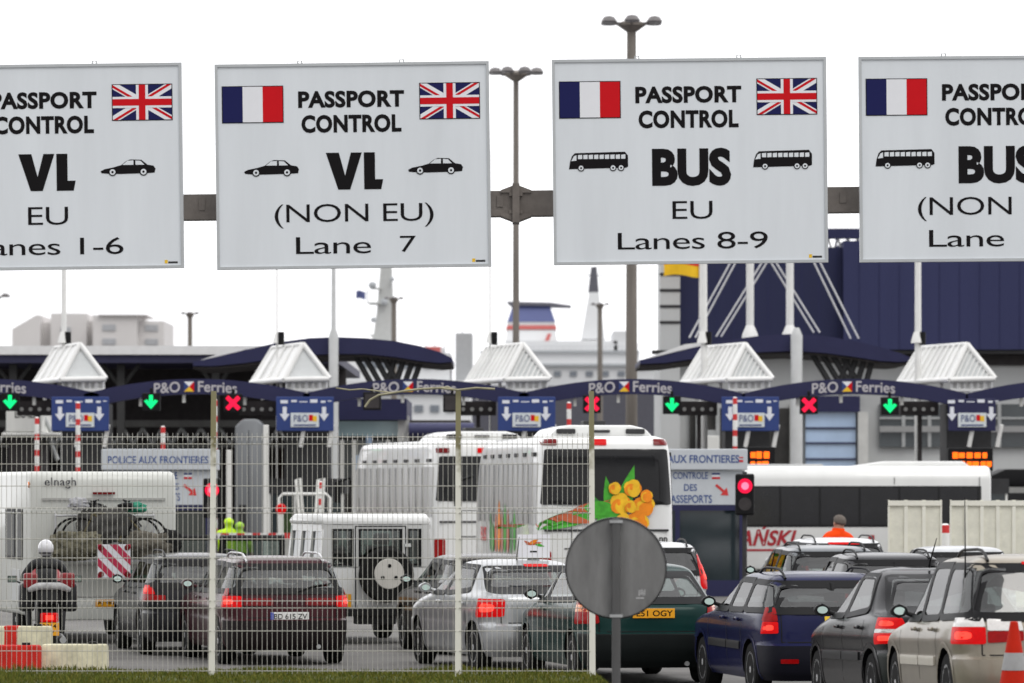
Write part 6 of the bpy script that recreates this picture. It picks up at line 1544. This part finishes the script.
# ------------------------------------------------------------------ far buildings and ships
def apartments():
    Y = 620.0; o = XX(90,Y); f = lambda px: XX(px,Y)-o
    t = thing('apartment_building', 'pale grey flat roofed apartment block on the skyline at left', 'building', (o,Y,0))
    M1 = mat('apartment_wall', (.66,.64,.63), .8, var=.06, scale=.05); M2 = mat('apartment_window', (.42,.43,.45), .4, var=.1)  # pale wall and window colours stand in for distance haze
    b = MB(); b.prism([(f(12),0),(f(40),0),(f(40),ZZ(315,Y)),(f(36),ZZ(315,Y)),(f(12),ZZ(329,Y))], 0, 20); b.bb((f(40),3,0),(f(50),20,ZZ(322,Y))); b.bb((f(50),1,0),(f(86),22,ZZ(313,Y))); b.bb((f(86),4,0),(f(96),20,ZZ(320,Y)))
    b.bb((f(94),-2,0),(f(138),18,ZZ(315.5,Y))); b.bb((f(138),0,0),(f(164),18,ZZ(321,Y))); b.build('wall', M1, t)
    b = MB(); b.bb((f(100),-2.5,ZZ(316,Y)),(f(148),12,ZZ(315,Y))); b.build('roof', M1, t)
    for px0, px1, py, y in ((104,117,328,-2),(145,158,328,0),(104,117,342,-2),(145,158,342,0),(60,70,330,1),(60,70,343,1)):
        b = MB(); b.bb((f(px0),y-.15,ZZ(py+3,Y)),(f(px1),y-.02,ZZ(py-3,Y))); b.build('window', M2, t)
apartments()
SW = mat('ship_white', (.68,.69,.70), .5, var=.05, scale=.1); SWIN = mat('ship_window', (.2,.22,.25), .3, var=.1); SB = mat('ship_blue', (.10,.12,.27), .5, var=.08, scale=.2); SR = mat('ship_red', (.58,.15,.14), .5, var=.05)
def ferry_funnel():
    Y = 520.0; o = XX(550,Y); f = lambda px: XX(px,Y)-o; z = lambda py: ZZ(py,Y)
    t = thing('ferry', 'white ferry with blue topped funnel and signal mast at centre', 'ship', (o,Y,0))
    b = MB(); b.prism([(f(470),0),(f(690),0),(f(700),z(386)),(f(470),z(386))], 0, 24); b.build('hull', mat('hull_dark', (.09,.09,.11), .5), t)
    b = MB(); b.bb((f(475),1,z(386)),(f(660),23,z(362))); b.bb((f(480),2,z(362)),(f(640),22,z(350))); b.bb((f(505),3,z(350)),(f(618),21,z(340))); b.bb((f(614),3,z(350)),(f(634),20,z(330))); b.build('superstructure', SW, t)
    b = MB(); b.bb((f(476),.6,z(366)),(f(655),1,z(363.5))); b.bb((f(480),1.6,z(352)),(f(640),2,z(350)));
    b.build('deck_edge', mat('deck_grey', (.42,.44,.46), .6), t)
    for i in range(9):
        b = MB(); px = 490+i*16; b.bb((f(px),.85,z(376)),(f(px+7),.99,z(371))); b.build('window', SWIN, t)
    b = MB()
    for px in range(500,640,6): b.tube((f(px),2.5,z(350)),(f(px),2.5,z(344)),.05,n=5)
    b.tube((f(500),2.5,z(344)),(f(640),2.5,z(344)),.06,n=5); b.build('railing', SW, t)
    fu = MB(); A = lambda px0, px1, py, y0, y1: [(f(px0),y0,z(py)),(f(px1),y0,z(py)),(f(px1),y1,z(py)),(f(px0),y1,z(py))]
    lv = [A(503,560,352,5,15), A(507,556,328,6,14)]
    def tier(mb, a_, b_): mb.add(a_+b_, [(0,1,5,4),(1,2,6,5),(2,3,7,6),(3,0,4,7),(4,5,6,7)])
    tier(fu, *lv); fn_ = fu.build('funnel', SW, t)
    b = MB(); tier(b, A(506,557,327.5,5.9,14.1), A(506.5,556.5,323.5,5.95,14.05)); b.build('stripe', SR, fn_)
    b = MB(); tier(b, A(507,556,320,6,14), A(513,550,302,7,13)); b.build('cap', SB, fn_)
    b = MB(); tier(b, A(507.2,555.8,323.4,6.05,13.95), A(507.4,555.6,320.1,6.05,13.95)); b.build('white_band', SW, fn_)
    b = MB(); b.prism([(f(507),z(299)),(f(551),z(300)),(f(572),z(303)),(f(572),z(304)),(f(548),z(303.4)),(f(512),z(303))], 6.5, 13.5); b.build('funnel_lid', mat('lid_grey', (.14,.14,.17), .5), fn_)
    b = MB(); tier(b, A(511,516,302,7,9), A(511,516,300,7,9)); 
    b.flat([(f(540),z(352)),(f(545),z(352)),(f(552),z(332)),(f(548),z(332))], 5.0); b.build('emblem', SR, fn_)
    m = MB(); tier(m, A(582,606,338,5,9), A(590,600,290,6,8)); ms = m.build('signal_mast', SW, t)
    b = MB(); tier(b, A(589,600,290,6,8), A(592,598,264,6.4,7.6)); b.bb((f(586),6.8,z(273)),(f(604),7.2,z(272))); b.build('mast_top', mat('mast_dark', (.10,.10,.12), .5), ms)
ferry_funnel()
def ferry_bow():
    Y = 430.0; o = XX(370,Y); f = lambda px: XX(px,Y)-o; z = lambda py: ZZ(py,Y)
    t = thing('ferry', 'white ferry with red stripe and tall radar mast behind the left curved canopy', 'ship', (o,Y,0))
    b = MB(); b.prism([(f(255),0),(f(478),0),(f(478),z(428)),(f(255),z(428))], 0, 22); b.build('hull', SW, t)
    b = MB(); b.bb((f(262),1,z(428)),(f(470),21,z(380))); b.bb((f(285),2,z(380)),(f(450),20,z(352))); b.bb((f(310),3,z(352)),(f(442),18,z(346))); b.build('superstructure', SW, t)
    b = MB(); b.bb((f(309),1.8,z(354)),(f(352),1.98,z(349))); b.cut(); b.bb((f(425),1.8,z(352)),(f(440),3,z(346))); each(b, 'stripe', SR, t)
    for i in range(14):
        b = MB(); px = 292+i*11; b.bb((f(px),1.85,z(368)),(f(px+8),1.99,z(361))); b.build('window', SWIN, t)
    for i in range(12):
        b = MB(); px = 270+i*16; b.bb((f(px),.85,z(412)),(f(px+9),.99,z(405))); b.build('window', SWIN, t)
    b = MB(); b.bb((f(262),.7,z(394)),(f(470),.99,z(392))); b.build('deck_edge', MATS['deck_grey'], t)
    MW = mat('radar_white', (.5,.51,.5), .5, var=.05)
    b = MB(); b.prism([(f(370),z(346)),(f(395),z(346)),(f(392),z(310)),(f(390),z(262)),(f(379),z(262)),(f(375),z(310))], 5, 8); m = b.build('radar_mast', MW, t)
    b = MB(); b.bb((f(367),4.5,z(302)),(f(386),8,z(300))); b.bb((f(369),4.6,z(287)),(f(380),6,z(285.5))); b.prism([(f(366),z(331)),(f(386),z(338)),(f(386),z(341)),(f(372),z(338))], 4.8, 6); b.build('platform', MW, m)
    for px, py, r_ in ((371,283,.35),(383,300,.3),(372,318,.25),(391,277,.2)):
        b = MB(); b.lathe([(.02,-r_),(r_*.8,-r_*.6),(r_,0),(r_*.8,r_*.6),(.02,r_)], 12, 'z', (f(px),4.6,z(py))); b.build('radar_dome', MATS['deck_grey'], m, smooth=60)
    b = MB(); b.tube((f(366),4.6,z(302)),(f(366),4.6,z(288)),.06); b.build('flag_staff', STEEL, t)
    b = MB(); b.bb((f(455),3,z(380)),(f(472),12,z(332))); b.build('bridge_block', mat('ship_grey', (.42,.43,.44), .6, var=.05), t)
    b = MB()
    for px in (425,434,444,462): b.tube((f(px),4,z(352)),(f(px),4,z(310)),.05,n=5); b.cut()
    each(b, 'aerial', STEEL, t)
ferry_bow()
flag(356, 365.5, 291, 299, 428, 0, [SB], 'small blue flag on the ship radar mast')
print('objects', len(bpy.data.objects))
